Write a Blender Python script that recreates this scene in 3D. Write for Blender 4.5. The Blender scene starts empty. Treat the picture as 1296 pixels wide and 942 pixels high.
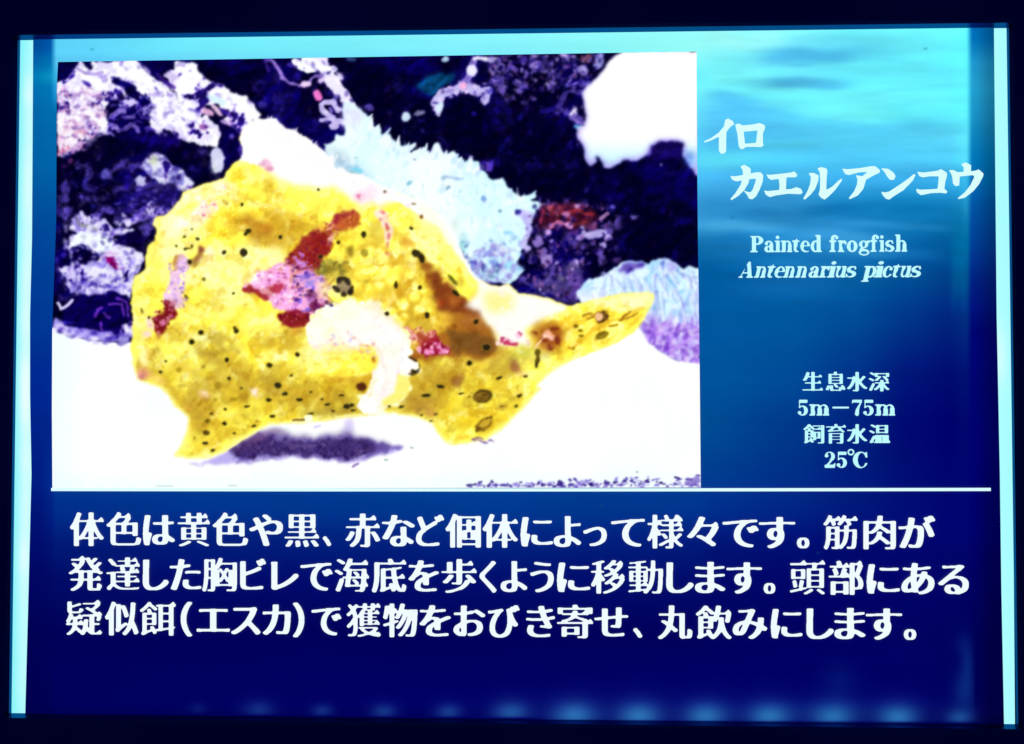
import bpy, math
import numpy as np
from mathutils import Matrix, Vector
PI = math.pi
scene = bpy.context.scene

# ---------------------------------------------------------------- camera
# The sign is 0.60 m wide and hangs upright on a dark wall; the lettering plane is y = 0, the viewer stands at -y.
W = 0.60
FOC = 1100.0                                   # focal length in template pixels (1296 wide)
POSE = (-0.0230, 0.0296, -0.0008, -0.50692, -0.34241, 0.89511)
Z_TOP = 1.60                                   # height of the sign's upper edge above the floor
a_, b_, c_ = POSE[:3]
Rx = np.array([[1, 0, 0], [0, math.cos(a_), -math.sin(a_)], [0, math.sin(a_), math.cos(a_)]])
Ry = np.array([[math.cos(b_), 0, math.sin(b_)], [0, 1, 0], [-math.sin(b_), 0, math.cos(b_)]])
Rz = np.array([[math.cos(c_), -math.sin(c_), 0], [math.sin(c_), math.cos(c_), 0], [0, 0, 1]])
RM = Rz @ Ry @ Rx
B2W = np.array([[1., 0, 0], [0, 0, 1.], [0, -1., 0]])     # board axes (right, down, into the wall) to world axes
CAMB = -RM.T @ np.array(POSE[3:])
CAM = B2W @ CAMB * W + np.array([0, 0, Z_TOP])
AX = (B2W @ RM.T)                                          # columns: right, down, forward in world
cam = bpy.data.cameras.new('camera'); cam_ob = bpy.data.objects.new('camera', cam)
scene.collection.objects.link(cam_ob); scene.camera = cam_ob
cam.sensor_width = 36; cam.lens = FOC / 1296 * 36; cam.clip_start = .01; cam.clip_end = 50
M4 = Matrix(((AX[0, 0], -AX[0, 1], -AX[0, 2], CAM[0]), (AX[1, 0], -AX[1, 1], -AX[1, 2], CAM[1]),
             (AX[2, 0], -AX[2, 1], -AX[2, 2], CAM[2]), (0, 0, 0, 1)))
cam_ob.matrix_world = M4

# ---------------------------------------------------------------- world: a dim, bluish dark room; the sign lights itself
world = bpy.data.worlds.new('World'); scene.world = world; world.use_nodes = True
bg = world.node_tree.nodes['Background']
bg.inputs['Color'].default_value = (.10, .08, 1.0, 1); bg.inputs['Strength'].default_value = .065
scene.view_settings.view_transform = 'Standard'; scene.view_settings.look = 'None'
scene.view_settings.exposure = 0; scene.view_settings.gamma = 1

def at(px, py, y=0.):
    """Sheet layout: the point of the sign's plane that carries template position (px, py)."""
    px = np.asarray(px, float); py = np.asarray(py, float)
    d = np.stack([(px - 648) / FOC, (py - 471) / FOC, np.ones_like(px)], -1) @ AX.T
    t = (0. - CAM[1]) / d[..., 1]
    p = CAM + d * t[..., None]
    p[..., 1] = y
    return p

# ---------------------------------------------------------------- materials
def s2l(c):
    c = np.clip(np.asarray(c, float) / 255., 0, 1)
    return np.where(c <= .04045, c / 12.92, ((c + .055) / 1.055) ** 2.4)

def lit_print(name, attr=True, col=None, strength=1.0, rough=.35, wobble=0.):
    m = bpy.data.materials.new(name); m.use_nodes = True
    nt = m.node_tree; p = nt.nodes['Principled BSDF']
    p.inputs['Base Color'].default_value = (.02, .02, .03, 1)
    p.inputs['Roughness'].default_value = rough
    p.inputs['Specular IOR Level'].default_value = .15
    if attr:
        a = nt.nodes.new('ShaderNodeVertexColor'); a.layer_name = 'ink'; src = a.outputs['Color']
    else:
        a = nt.nodes.new('ShaderNodeRGB'); a.outputs[0].default_value = (*s2l(col), 1); src = a.outputs[0]
    if wobble:
        tc = nt.nodes.new('ShaderNodeTexCoord'); no = nt.nodes.new('ShaderNodeTexNoise'); no.inputs['Scale'].default_value = 900
        no.inputs['Detail'].default_value = 2
        r = nt.nodes.new('ShaderNodeMapRange'); r.inputs['From Min'].default_value = .3; r.inputs['From Max'].default_value = .7
        r.inputs['To Min'].default_value = 1 - wobble; r.inputs['To Max'].default_value = 1 + wobble
        mx = nt.nodes.new('ShaderNodeVectorMath'); mx.operation = 'SCALE'
        nt.links.new(tc.outputs['Object'], no.inputs['Vector']); nt.links.new(no.outputs['Fac'], r.inputs['Value'])
        nt.links.new(src, mx.inputs[0]); nt.links.new(r.outputs[0], mx.inputs['Scale']); src = mx.outputs[0]
    nt.links.new(src, p.inputs['Emission Color']); p.inputs['Emission Strength'].default_value = strength
    return m

def plain(name, col, rough, spec=.5, bump=0., scale=300):
    m = bpy.data.materials.new(name); m.use_nodes = True
    nt = m.node_tree; p = nt.nodes['Principled BSDF']
    p.inputs['Roughness'].default_value = rough; p.inputs['Specular IOR Level'].default_value = spec
    tc = nt.nodes.new('ShaderNodeTexCoord'); no = nt.nodes.new('ShaderNodeTexNoise'); no.inputs['Scale'].default_value = scale / 20
    no.inputs['Detail'].default_value = 5
    mx = nt.nodes.new('ShaderNodeMix'); mx.data_type = 'RGBA'
    mx.inputs['A'].default_value = (*[c * .75 for c in col], 1); mx.inputs['B'].default_value = (*[c * 1.25 for c in col], 1)
    nt.links.new(tc.outputs['Object'], no.inputs['Vector']); nt.links.new(no.outputs['Fac'], mx.inputs['Factor'])
    nt.links.new(mx.outputs['Result'], p.inputs['Base Color'])
    if bump:
        n2 = nt.nodes.new('ShaderNodeTexNoise'); n2.inputs['Scale'].default_value = scale
        b = nt.nodes.new('ShaderNodeBump'); b.inputs['Strength'].default_value = bump; b.inputs['Distance'].default_value = .0005
        nt.links.new(tc.outputs['Object'], n2.inputs['Vector']); nt.links.new(n2.outputs['Fac'], b.inputs['Height'])
        nt.links.new(b.outputs['Normal'], p.inputs['Normal'])
    return m

MAT_WALL = plain('dark_painted_wall', (.020, .016, .055), .75, .2, .3, 500)
MAT_FRAME = plain('blue_black_metal_frame', (.02, .09, .26), .30, .5, .10, 160)
_p = MAT_FRAME.node_tree.nodes['Principled BSDF']; _p.inputs['Metallic'].default_value = 1; _p.inputs['Specular Tint'].default_value = (.10, .50, .68, 1)
MAT_FILM = lit_print('backlit_film', wobble=.012)
MAT_PHOTO = lit_print('backlit_photo_print')
MAT_TUBE = lit_print('bare_light_panel', wobble=.01)

# ---------------------------------------------------------------- object helpers
col = scene.collection
def mesh_obj(name, verts, faces, mat, parent=None, label=None, colors=None, smooth=False):
    me = bpy.data.meshes.new(name)
    verts = np.asarray(verts, np.float32)
    if isinstance(faces, np.ndarray) and faces.ndim == 2:
        k = faces.shape[1]
        me.vertices.add(len(verts)); me.vertices.foreach_set('co', verts.ravel())
        me.loops.add(faces.size); me.loops.foreach_set('vertex_index', faces.ravel().astype(np.int32))
        me.polygons.add(len(faces)); me.polygons.foreach_set('loop_start', np.arange(0, faces.size, k, dtype=np.int32))
        me.update(calc_edges=True)
    else:
        me.from_pydata([tuple(v) for v in verts.tolist()], [], [list(f) for f in faces])
    me.materials.append(mat)
    if colors is not None:
        at_ = me.color_attributes.new('ink', 'FLOAT_COLOR', 'POINT')
        c = np.ones((len(verts), 4), np.float32); c[:, :3] = colors
        at_.data.foreach_set('color', c.ravel())
    o = bpy.data.objects.new(name, me); col.objects.link(o)
    if parent: o.parent = parent
    if label: o['label'] = label
    return o

def prism(name, quad_front, y0, y1, mat, parent=None, label=None, chamfer=0.):
    """Solid bar: an (x, z) outline extruded from y0 (front) to y1 (back)."""
    n = len(quad_front); q = np.array(quad_front, float); c = q.mean(0)
    v = []
    if chamfer:
        d = q - c; qi = c + d - np.sign(d) * chamfer
        rings = [(qi, y0), (q, y0 + chamfer), (q, y1)]
    else: rings = [(q, y0), (q, y1)]
    for r, y in rings: v += [(p[0], y, p[1]) for p in r]
    f = [tuple(range(n))[::-1]] + [tuple(range((len(rings) - 1) * n, len(rings) * n))]
    for k in range(len(rings) - 1):
        for i in range(n):
            j = (i + 1) % n; f.append((k * n + i, k * n + j, (k + 1) * n + j, (k + 1) * n + i))
    return mesh_obj(name, v, f, mat, parent, label)

# ---------------------------------------------------------------- the wall and the sign's body
corner = [at(*p) for p in ((26.5, 51.5), (1276, 34.5), (1284.5, 917), (12.5, 903))]
XL = (corner[0][0] + corner[3][0]) / 2; XR = (corner[1][0] + corner[2][0]) / 2
ZT = (corner[0][2] + corner[1][2]) / 2; ZB = (corner[2][2] + corner[3][2]) / 2
DEPTH = .0088                                              # the lit face lies this far behind the frame's front
BAR = .030

# wall with a rectangular hole for the light box
ox, oz = .004, .004
hx0, hx1, hz0, hz1 = XL - BAR - .001, XR + BAR + .001, ZB - BAR - .001, ZT + BAR + .001
wv = [(-3, .004, -.2), (4, .004, -.2), (4, .004, 3), (-3, .004, 3), (hx0, .004, hz0), (hx1, .004, hz0), (hx1, .004, hz1), (hx0, .004, hz1),
      (hx0, .09, hz0), (hx1, .09, hz0), (hx1, .09, hz1), (hx0, .09, hz1)]
wf = [(0, 1, 5, 4), (1, 2, 6, 5), (2, 3, 7, 6), (3, 0, 4, 7), (4, 5, 9, 8), (5, 6, 10, 9), (6, 7, 11, 10), (7, 4, 8, 11)]
wall = mesh_obj('wall', wv, wf, MAT_WALL); wall['kind'] = 'structure'

sign = bpy.data.objects.new('backlit_sign', None); col.objects.link(sign)
sign.location = (0, 0, 0)
sign['label'] = 'backlit blue aquarium sign with a yellow frogfish photo and white Japanese lettering'
sign['category'] = 'sign'
# back box
prism('light_box', [(XL - .02, ZB - .02), (XR + .02, ZB - .02), (XR + .02, ZT + .02), (XL - .02, ZT + .02)], .006, .075, MAT_FRAME, sign)
# four mitred frame bars with a small chamfer on their inner lip
def bar(p_in, p_out, DEPTH):
    # p_in: two inner (x, z) corners, p_out: two outer ones, matching order
    ch = .0016
    (a, b), (c, d) = p_in, p_out
    a, b, c, d = map(np.array, (a, b, c, d))
    def lerp(p, q, w): return p + (q - p) * w / BAR
    ring = [(a, .0035), (a, -DEPTH + ch), (lerp(a, c, ch), -DEPTH), (lerp(a, c, BAR - ch), -DEPTH), (c, -DEPTH + ch), (c, .0035)]
    ring2 = [(b, .0035), (b, -DEPTH + ch), (lerp(b, d, ch), -DEPTH), (lerp(b, d, BAR - ch), -DEPTH), (d, -DEPTH + ch), (d, .0035)]
    n = len(ring)
    v = [(p[0], y, p[1]) for p, y in ring] + [(p[0], y, p[1]) for p, y in ring2]
    f = [(i, (i + 1) % n, n + (i + 1) % n, n + i) for i in range(n)] + [tuple(range(n))[::-1], tuple(range(n, 2 * n))]
    return mesh_obj('frame_bar', v, f, MAT_FRAME, sign)
I = [(XL, ZT), (XR, ZT), (XR, ZB), (XL, ZB)]
O = [(XL - BAR, ZT + BAR), (XR + BAR, ZT + BAR), (XR + BAR, ZB - BAR), (XL - BAR, ZB - BAR)]
for i in range(4):
    bar((I[i], I[(i + 1) % 4]), (O[i], O[(i + 1) % 4]), DEPTH if i % 2 == 0 else DEPTH * .42)

# ---------------------------------------------------------------- lit panel (bare at both sides) and the printed blue film
# ---------------------------------------------------------------- the printed photograph, painted with numpy
# template coordinates: x 0..1296, y 0..942 over the whole sign; the print covers PX0.. / PY0..
PX0, PY0, PW, PH = 56, 56, 844, 574
rng = np.random.RandomState(7); r7 = np.random.RandomState(70)

def vnoise(h, w, cell, seed, ay=1.0):
    r = np.random.RandomState(seed)
    cx, cy = cell, cell * ay
    gw, gh = int(w / cx) + 4, int(h / cy) + 4
    g = r.rand(gh, gw)
    X = np.arange(w) / cx; Y = np.arange(h) / cy
    xi = X.astype(int); yi = Y.astype(int)
    fx = X - xi; fy = Y - yi
    fx = fx * fx * (3 - 2 * fx); fy = (fy * fy * (3 - 2 * fy))[:, None]
    a = g[yi][:, xi]; b = g[yi][:, xi + 1]; c = g[yi + 1][:, xi]; d = g[yi + 1][:, xi + 1]
    return (a * (1 - fx) + b * fx) * (1 - fy) + (c * (1 - fx) + d * fx) * fy

def fbm(h, w, cell, seed, octs=4, ay=1.0, gain=.55):
    s = np.zeros((h, w)); a = 1.; t = 0.
    for k in range(octs):
        s += a * vnoise(h, w, max(cell / 2 ** k, 1.3), seed + 31 * k, ay); t += a; a *= gain
    return s / t

def blur(a, s):
    if s <= 0.05: return a
    r = int(math.ceil(3 * s)); k = np.exp(-.5 * (np.arange(-r, r + 1) / s) ** 2); k /= k.sum()
    p = np.pad(a, ((r, r), (0, 0)), 'edge')
    o = sum(k[i] * p[i:i + a.shape[0]] for i in range(2 * r + 1))
    p = np.pad(o, ((0, 0), (r, r)), 'edge')
    return sum(k[i] * p[:, i:i + a.shape[1]] for i in range(2 * r + 1))

YY, XX = np.mgrid[PY0:PY0 + PH, PX0:PX0 + PW].astype(float)
W1 = fbm(PH, PW, 9, 1, 3) - .5; W2 = fbm(PH, PW, 9, 2, 3) - .5
V1 = fbm(PH, PW, 30, 3, 3) - .5; V2 = fbm(PH, PW, 30, 4, 3) - .5
C = np.zeros((PH, PW, 3))

def inside(pts, x, y):
    r = np.zeros(x.shape, bool)
    n = len(pts)
    for i in range(n):
        x0, y0 = pts[i]; x1, y1 = pts[(i + 1) % n]
        if y0 == y1: continue
        c = (y0 > y) != (y1 > y)
        r ^= c & (x < (x1 - x0) * (y - y0) / (y1 - y0) + x0)
    return r

def mask(pts, warp=0., soft=.8, big=0.):
    pts = np.array(pts, float)
    m = 3 * soft + warp + big + 3
    x0 = int(max(pts[:, 0].min() - m - PX0, 0)); x1 = int(min(pts[:, 0].max() + m - PX0, PW))
    y0 = int(max(pts[:, 1].min() - m - PY0, 0)); y1 = int(min(pts[:, 1].max() + m - PY0, PH))
    M = np.zeros((PH, PW))
    if x1 <= x0 or y1 <= y0: return M
    s = (slice(y0, y1), slice(x0, x1))
    x = XX[s] + 2.6 * (warp * W1[s] + big * V1[s]); y = YY[s] + 2.6 * (warp * W2[s] + big * V2[s])
    M[s] = blur(inside(pts, x, y).astype(float), soft)
    return M

def lay(M, col, a=1.0):
    M = M * a
    ys = np.where(M.max(1) > 0)[0]; xs = np.where(M.max(0) > 0)[0]
    if len(ys) == 0: return
    s = (slice(ys[0], ys[-1] + 1), slice(xs[0], xs[-1] + 1))
    m = M[s][..., None]
    c = col[s] if isinstance(col, np.ndarray) and col.ndim == 3 else np.array(col, float)
    C[s] = C[s] * (1 - m) + c * m

S1 = 1285 / 300.; S2 = 1296 / 420.
TILES = {1: (60, 60, S1), 2: (340, 60, S1), 3: (620, 60, S1), 4: (60, 240, S1), 5: (340, 240, S1), 6: (620, 240, S1),
         7: (60, 420, S2), 8: (480, 420, S2), 0: (0, 0, 1.)}
def T(t, pts):
    x, y, s = TILES[t]
    return [(x + a / s, y + b / s) for a, b in pts]
def poly(t, pts, col, a=1., warp=2., soft=.8, big=0.):
    M = mask(T(t, pts), warp, soft, big); lay(M, col, a); return M
def ell(t, x, y, rx, ry, rot=0., n=14):
    c, s = math.cos(math.radians(rot)), math.sin(math.radians(rot))
    return T(t, [(x + rx * math.cos(k * 2 * PI / n) * c - ry * math.sin(k * 2 * PI / n) * s,
                  y + rx * math.cos(k * 2 * PI / n) * s + ry * math.sin(k * 2 * PI / n) * c) for k in range(n)])
def blob(t, x, y, rx, ry, col, a=1., rot=0., warp=1.5, soft=.8):
    lay(mask(ell(t, x, y, rx, ry, rot), warp, soft), col, a)
def stroke(t, pts, r, col, a=1., warp=1., soft=.8, taper=0.):
    P = T(t, pts); r = r / TILES[t][2]
    m = r + 3 * soft + warp + 3
    xs = [p[0] for p in P]; ys = [p[1] for p in P]
    x0 = int(max(min(xs) - m - PX0, 0)); x1 = int(min(max(xs) + m - PX0, PW))
    y0 = int(max(min(ys) - m - PY0, 0)); y1 = int(min(max(ys) + m - PY0, PH))
    if x1 <= x0 or y1 <= y0: return
    s = (slice(y0, y1), slice(x0, x1))
    x = XX[s] + 2 * warp * W1[s]; y = YY[s] + 2 * warp * W2[s]
    D = np.full(x.shape, -99.)
    n = len(P) - 1
    for i in range(n):
        ax, ay = P[i]; bx, by = P[i + 1]; dx, dy = bx - ax, by - ay
        t_ = np.clip(((x - ax) * dx + (y - ay) * dy) / (dx * dx + dy * dy + 1e-9), 0, 1)
        rr = r * (1 - taper * (i + t_) / n)
        D = np.maximum(D, rr - np.hypot(x - ax - t_ * dx, y - ay - t_ * dy))
    M = np.zeros((PH, PW)); M[s] = np.clip(D / (1.2 * soft) + .5, 0, 1)
    lay(M, col, a)

def dabs(M, box, n, rmin, rmax, pal, seed, a=.85, el=1.):
    r = np.random.RandomState(seed)
    for k in range(n):
        x, y = r.uniform(box[0], box[2]), r.uniform(box[1], box[3])
        if M[min(max(int(y - PY0), 0), PH - 1), min(max(int(x - PX0), 0), PW - 1)] < .25: continue
        rr = r.uniform(rmin, rmax)
        lay(mask(ell(0, x, y, rr * el, rr * r.uniform(.6, 1), r.uniform(0, 180), 8), 1.4, .75) * np.clip(M * 1.6, 0, 1), pal[r.randint(len(pal))], a)
def mix(a, b, m):
    return np.array(a, float) * (1 - m[..., None]) + np.array(b, float) * m[..., None]
def step(x, a, b):
    t = np.clip((x - a) / (b - a), 0, 1); return t * t * (3 - 2 * t)

n_fine = fbm(PH, PW, 7, 11, 3); n_mid = fbm(PH, PW, 18, 12, 4); n_big = fbm(PH, PW, 60, 13, 4)
n_grit = fbm(PH, PW, 3.2, 14, 2); n_cr = fbm(PH, PW, 13, 71, 3); n_cr2 = fbm(PH, PW, 22, 72, 4)
WHITE = (250, 252, 255); DARK = (5, 0, 48); NAVY = (12, 4, 78); LAV = (214, 205, 248); DLAV = (112, 92, 176)

# dark water behind the reef
C[:] = mix(DARK, (14, 4, 86), step(n_big, .46, .66))
C += (mix((0, 0, 0), (46, 34, 74), step(n_mid, .6, .82)) * step(n_fine, .4, .7)[..., None]) * .55

def clutter(t, pts, col, a=.8, warp=6., soft=4., lo=.52, hi=.62, seed=80, cell=14):
    M = mask(T(t, pts), warp, soft)
    n = fbm(PH, PW, cell, seed, 4)
    lay(M * step(n, lo, hi), mix(np.array(col) * .55, col, step(n, hi - .02, hi + .12)), a)
clutter(1, [(60,560),(300,500),(560,480),(900,560),(960,700),(900,942),(60,942)], (104, 88, 170), .75, seed=81)
clutter(4, [(60,0),(760,0),(700,120),(600,200),(560,400),(440,700),(60,700)], (112, 96, 186), .8, seed=82)
clutter(1, [(960,300),(1280,60),(1290,420),(1180,420)], (60, 46, 140), .7, seed=83)
clutter(2, [(0,70),(420,70),(430,420),(300,430),(0,340)], (60, 44, 140), .5, seed=84)
clutter(2, [(500,280),(900,60),(1290,60),(1290,700),(1000,560),(700,480)], (44, 34, 120), .6, seed=85, lo=.55, hi=.66)
clutter(3, [(0,30),(620,30),(540,220),(520,420),(0,260)], (120, 102, 178), .85, seed=86, lo=.5, hi=.6, cell=10)
clutter(3, [(0,250),(520,420),(600,760),(300,800),(0,640)], (26, 16, 96), .8, seed=87)
clutter(6, [(160,60),(700,60),(700,300),(640,460),(480,600),(200,560),(120,420)], (120, 100, 176), .8, seed=88, lo=.5, hi=.6, cell=11)
clutter(6, [(640,60),(1120,60),(1120,400),(700,380)], (20, 12, 100), .8, seed=89)

def whitecoral(t, pts, warp=3.2, lo=.30, hi=.46, tint=LAV, base=WHITE, a=1., big=0.):
    M = mask(T(t, pts), warp, .9, big)
    n = .6 * n_fine + .4 * n_mid
    lay(M, mix(tint, base, step(n, lo, hi)), a)
    n2 = .35 * n_cr + .45 * n_cr2 + .2 * n_fine
    lay(M * step(n2, .52, .575), (206, 196, 244), .8 * a)
    lay(M * step(n2, .57, .605), (120, 96, 184), .85 * a)
    lay(M * step(n2, .595, .63), (26, 8, 96), .85 * a)
    lay(M * step(1 - n2, .62, .68), (150, 130, 206), .7 * a)
    return M

# pale branching coral, upper left
whitecoral(1, [(57,190),(115,175),(150,110),(182,76),(490,72),(520,130),(610,185),(700,250),(730,310),(800,360),(900,395),(942,450),
    (930,548),(860,540),(760,515),(700,480),(640,440),(600,472),(570,440),(545,370),(590,330),(570,310),(530,250),(500,300),(440,330),
    (400,290),(340,265),(335,300),(310,350),(330,375),(330,465),(270,485),(255,540),(150,570),(60,600)], 3.4, .34, .5)
poly(1, [(57,76),(172,78),(118,150),(105,182),(57,186)], NAVY, warp=2)
poly(1, [(192,76),(238,74),(258,112),(235,128),(205,104)], NAVY, warp=1.5)
poly(1, [(345,155),(400,160),(470,210),(520,262),(525,330),(560,350),(550,400),(520,420),(470,400),(420,350),(380,330),(335,310),
    (335,265),(400,292),(440,308),(486,288),(430,265),(415,235),(362,200)], (14,3,84), warp=2.5)
poly(1, [(330,380),(460,395),(560,440),(520,520),(420,500),(330,480)], (16,6,84), warp=3, soft=1.2)
for p, r in (([(345,420),(375,430),(390,455)], 11), ([(430,440),(460,420),(490,440),(495,460)], 11), ([(350,375),(390,350),(420,345)], 14), ([(420,380),(470,380)], 10)):
    stroke(1, p, r, (120,104,178), .9)
poly(1, [(415,285),(470,280),(500,300),(450,325),(415,310)], (196,186,240), warp=1.5)
blob(1, 218, 200, 30, 14, (70,50,140), rot=35); blob(1, 590, 232, 26, 9, (120,105,190), rot=55); blob(1, 740, 395, 20, 6, (150,140,205), rot=60)
stroke(1, [(165,118),(205,140),(260,150),(300,140)], 9, (150,130,200), .8)
stroke(1, [(140,300),(160,265),(200,240)], 10, (190,165,215), .8)
for x, y, rx, ry, r, c in ((175,470,46,22,-20,(196,132,150)), (90,560,40,18,-30,(190,90,130)), (180,545,40,11,-20,(170,70,110)), (245,315,26,18,30,(110,80,150)),
        (290,330,18,30,10,(120,90,160)), (150,420,60,16,-10,(222,180,205)), (230,440,14,8,0,(130,80,120)), (100,440,30,20,0,(200,160,190)), (80,500,22,30,0,(225,190,215))):
    blob(1, x, y, rx, ry, c, .8, r, 2.5, 1.6)
for k in range(36):
    x, y = rng.uniform(70, 320), rng.uniform(230, 560)
    stroke(1, [(x, y), (x + rng.uniform(15, 50), y + rng.uniform(-22, 8))], rng.uniform(5, 10), ((248,240,252), (176,150,196), (232,200,225))[k % 3], .75, taper=.5)
for k in range(16):
    x = rng.uniform(400, 880); y = 170 + (x - 400) * .6 + rng.uniform(-60, 60)
    stroke(1, [(x, y), (x + rng.uniform(8, 26), y + rng.uniform(6, 26))], rng.uniform(4, 8), (176,168,226), .6, taper=.5)
poly(1, [(255,485),(330,470),(480,500),(700,520),(860,560),(900,640),(860,760),(700,800),(560,560),(300,600),(60,640),(70,610),(150,575)], DARK, .75, warp=5, soft=4)
poly(1, [(480,500),(640,455),(730,500),(760,525),(600,550)], (30,10,110), .8, warp=4, soft=4)
blob(1, 130, 620, 18, 14, (110,60,110), .7); blob(1, 95, 645, 22, 10, (90,40,110), .6)

CM = mask(T(1, [(57,190),(182,76),(490,72),(610,185),(730,310),(942,450),(930,548),(760,515),(600,472),(545,370),(440,330),(335,300),(330,465),(255,540),(60,600)]), 3, 2)
dabs(CM * (1 - step(XX, 128, 146)), (62, 110, 146, 205), 210, 1.4, 3.6, [(250,236,250), (206,176,220), (240,214,238), (176,136,190), (252,250,255), (222,176,206), (120,90,150)], 131, .7, 1.7)
dabs(CM * step(XX, 128, 150), (120, 70, 285, 190), 200, 1.4, 3.6, [(250,250,255), (222,214,250), (190,180,236), (252,252,255), (236,230,252), (130,110,186)], 132, .6, 1.6)
for k in range(26):      # loose curls in the gap
    x, y = rng.uniform(330, 560), rng.uniform(300, 470)
    stroke(1, [(x, y), (x + rng.uniform(10, 24), y - rng.uniform(2, 16)), (x + rng.uniform(24, 44), y + rng.uniform(-4, 14))], rng.uniform(5, 9), ((150,136,206), (100,84,166), (70,50,136))[k % 3], .8, taper=.4)
# second pale branch, running down into the mound on the fish
whitecoral(1, [(690,78),(790,90),(860,170),(960,220),(1020,262),(1080,262),(1130,320),(1160,372),(1142,402),(1220,402),(1225,432),(1290,440),
    (1290,640),(1080,610),(1085,540),(1060,500),(1010,440),(960,400),(990,350),(920,308),(850,320),(835,372),(760,350),(720,300),(700,240),(640,150),(690,128)], 3, .26, .36, (222,214,250))
poly(1, [(640,150),(700,130),(720,160),(690,240),(660,200)], (230,220,250), .8, warp=3)
stroke(1, [(600,150),(640,190),(690,220)], 10, (70,40,130), .8)
poly(1, [(930,410),(1000,428),(1070,505),(1085,560),(1045,605),(985,662),(955,600),(925,560),(942,470)], (12,2,74), warp=2)
for x, y, rx, ry, r, c in ((868,352,40,22,20,(240,190,225)), (925,345,46,14,45,(250,215,235)), (965,350,34,14,45,(60,30,130)), (990,375,22,10,30,(120,90,180)), (850,435,26,16,0,(150,90,170)), (868,432,12,8,0,(70,30,120)),
        (1000,488,14,14,0,(120,100,190)), (920,285,60,18,25,(190,225,250)), (800,345,40,10,15,(120,100,190)), (975,410,36,12,10,(210,180,235)), (1080,520,8,10,0,(30,10,80)), (1060,560,22,40,0,(80,60,150))):
    blob(1, x, y, rx, ry, c, .85, r, 1.5, 1.)

# small stones and lumps in the dark
whitecoral(1, [(510,655),(540,605),(575,578),(640,590),(690,640),(735,660),(760,700),(800,740),(785,780),(720,785),(680,742),(610,745),(560,700)], 2.5, .4, .62, (128,124,190), (214,216,240))
blob(1, 578, 612, 24, 26, (190,205,120), .6, soft=3)
blob(1, 714, 705, 14, 16, (40,20,90), .8); blob(1, 640, 690, 20, 10, (140,136,190), .6)
blob(1, 510, 722, 42, 24, (196,196,232), .9, warp=3); blob(1, 545, 715, 14, 24, (30,10,80), .9, 20)
poly(1, [(600,745),(690,745),(760,790),(720,860),(640,880),(540,850),(480,780)], (52,40,104), .6, warp=6, soft=3)
blob(1, 925, 615, 38, 72, (206,208,238), .95, -8, 2.5); blob(1, 905, 650, 20, 40, (190,200,190), .5, 0, 2, 2)
blob(1, 850, 570, 40, 14, (110,100,170), .5, 15, 3, 2); blob(1, 860, 630, 26, 16, (100,100,130), .4, 0, 3, 3)
for x, y, rx, ry, c in ((316,688,22,34,(120,116,196)), (190,808,12,16,(110,96,190)), (230,770,36,12,(80,70,160)), (205,740,12,30,(60,50,140)), (440,735,26,40,(40,24,130)), (392,872,14,5,(110,100,190)),
        (252,862,14,12,(60,50,150)), (1170,315,24,20,(70,60,140)), (1240,335,16,16,(50,40,130))):
    blob(1, x, y, rx, ry, c, .85, 15, 2, 1.4)
stroke(1, [(1190,70),(1225,80),(1250,120),(1280,170)], 10, (124,96,180), .8); stroke(1, [(1180,75),(1200,130)], 8, (90,60,150), .7)
for k in range(70):
    x, y = rng.uniform(70, 900), rng.uniform(560, 900)
    blob(1, x, y, rng.uniform(6, 26), rng.uniform(5, 14), ((40,26,110), (70,56,140), (30,14,90))[k % 3], .5, rng.uniform(0, 90), 3, 1.6)

# lavender reef at the left edge
whitecoral(4, [(140,150),(190,122),(250,150),(312,158),(350,200),(462,208),(482,230),(400,242),(350,250),(370,290),(450,300),(525,350),(530,385),(490,460),
    (455,560),(440,600),(350,550),(240,582),(180,550),(130,560),(110,480),(66,430),(150,408),(300,382),(318,350),(250,320),(200,292),(120,320),(130,268),(168,240),(120,212)], 4, .38, .58, (140,128,208), (222,220,248))
poly(4, [(180,228),(240,250),(312,240),(362,282),(342,330),(290,346),(240,310),(210,270),(150,312),(116,312),(150,262)], (236,250,255), warp=2.5)
stroke(4, [(160,150),(175,190),(230,205),(270,220)], 10, (120,126,110), .6, soft=2)
poly(4, [(370,240),(480,235),(545,260),(500,300),(440,298),(372,286)], (14,4,72), warp=4, soft=1.4)
poly(4, [(100,330),(200,300),(240,330),(310,350),(290,380),(140,402),(80,400)], (10,0,70), warp=3, soft=1.2)
poly(4, [(320,370),(365,365),(380,400),(410,430),(370,432),(340,410),(320,400)], (118,4,96), warp=2)
stroke(4, [(300,370),(330,345),(380,350)], 7, (200,160,215), .8)
for x, y, w_ in ((160,505,40), (260,512,46), (330,530,50), (200,500,20), (380,480,30), (300,470,26)):
    blob(4, x, y, w_, 9, (60,44,150), .75, 10, 3.5)
whitecoral(4, [(440,200),(400,180),(450,160),(500,120),(570,84),(640,95),(700,110),(640,150),(560,150),(520,180),(470,190)], 4, .4, .6, DLAV, (210,200,242))
poly(4, [(440,10),(640,0),(740,20),(690,80),(560,78),(480,110),(400,140),(360,130)], (34,22,100), .8, warp=6, soft=2)
for k in range(30):
    blob(4, rng.uniform(380, 700), rng.uniform(0, 130), rng.uniform(8, 24), rng.uniform(4, 10), ((130,116,196), (70,56,140))[k % 2], .6, rng.uniform(-50, 10), 2.5)
poly(4, [(98,620),(150,565),(240,590),(345,545),(440,590),(458,640),(420,720),(385,822),(260,772),(100,752),(86,690)], (16,2,84), warp=3.5)
poly(4, [(36,690),(100,742),(200,755),(345,775),(360,800),(440,785),(452,832),(350,824),(200,806),(110,786),(36,762)], (160,150,224), warp=2.5, soft=1.2)
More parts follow.
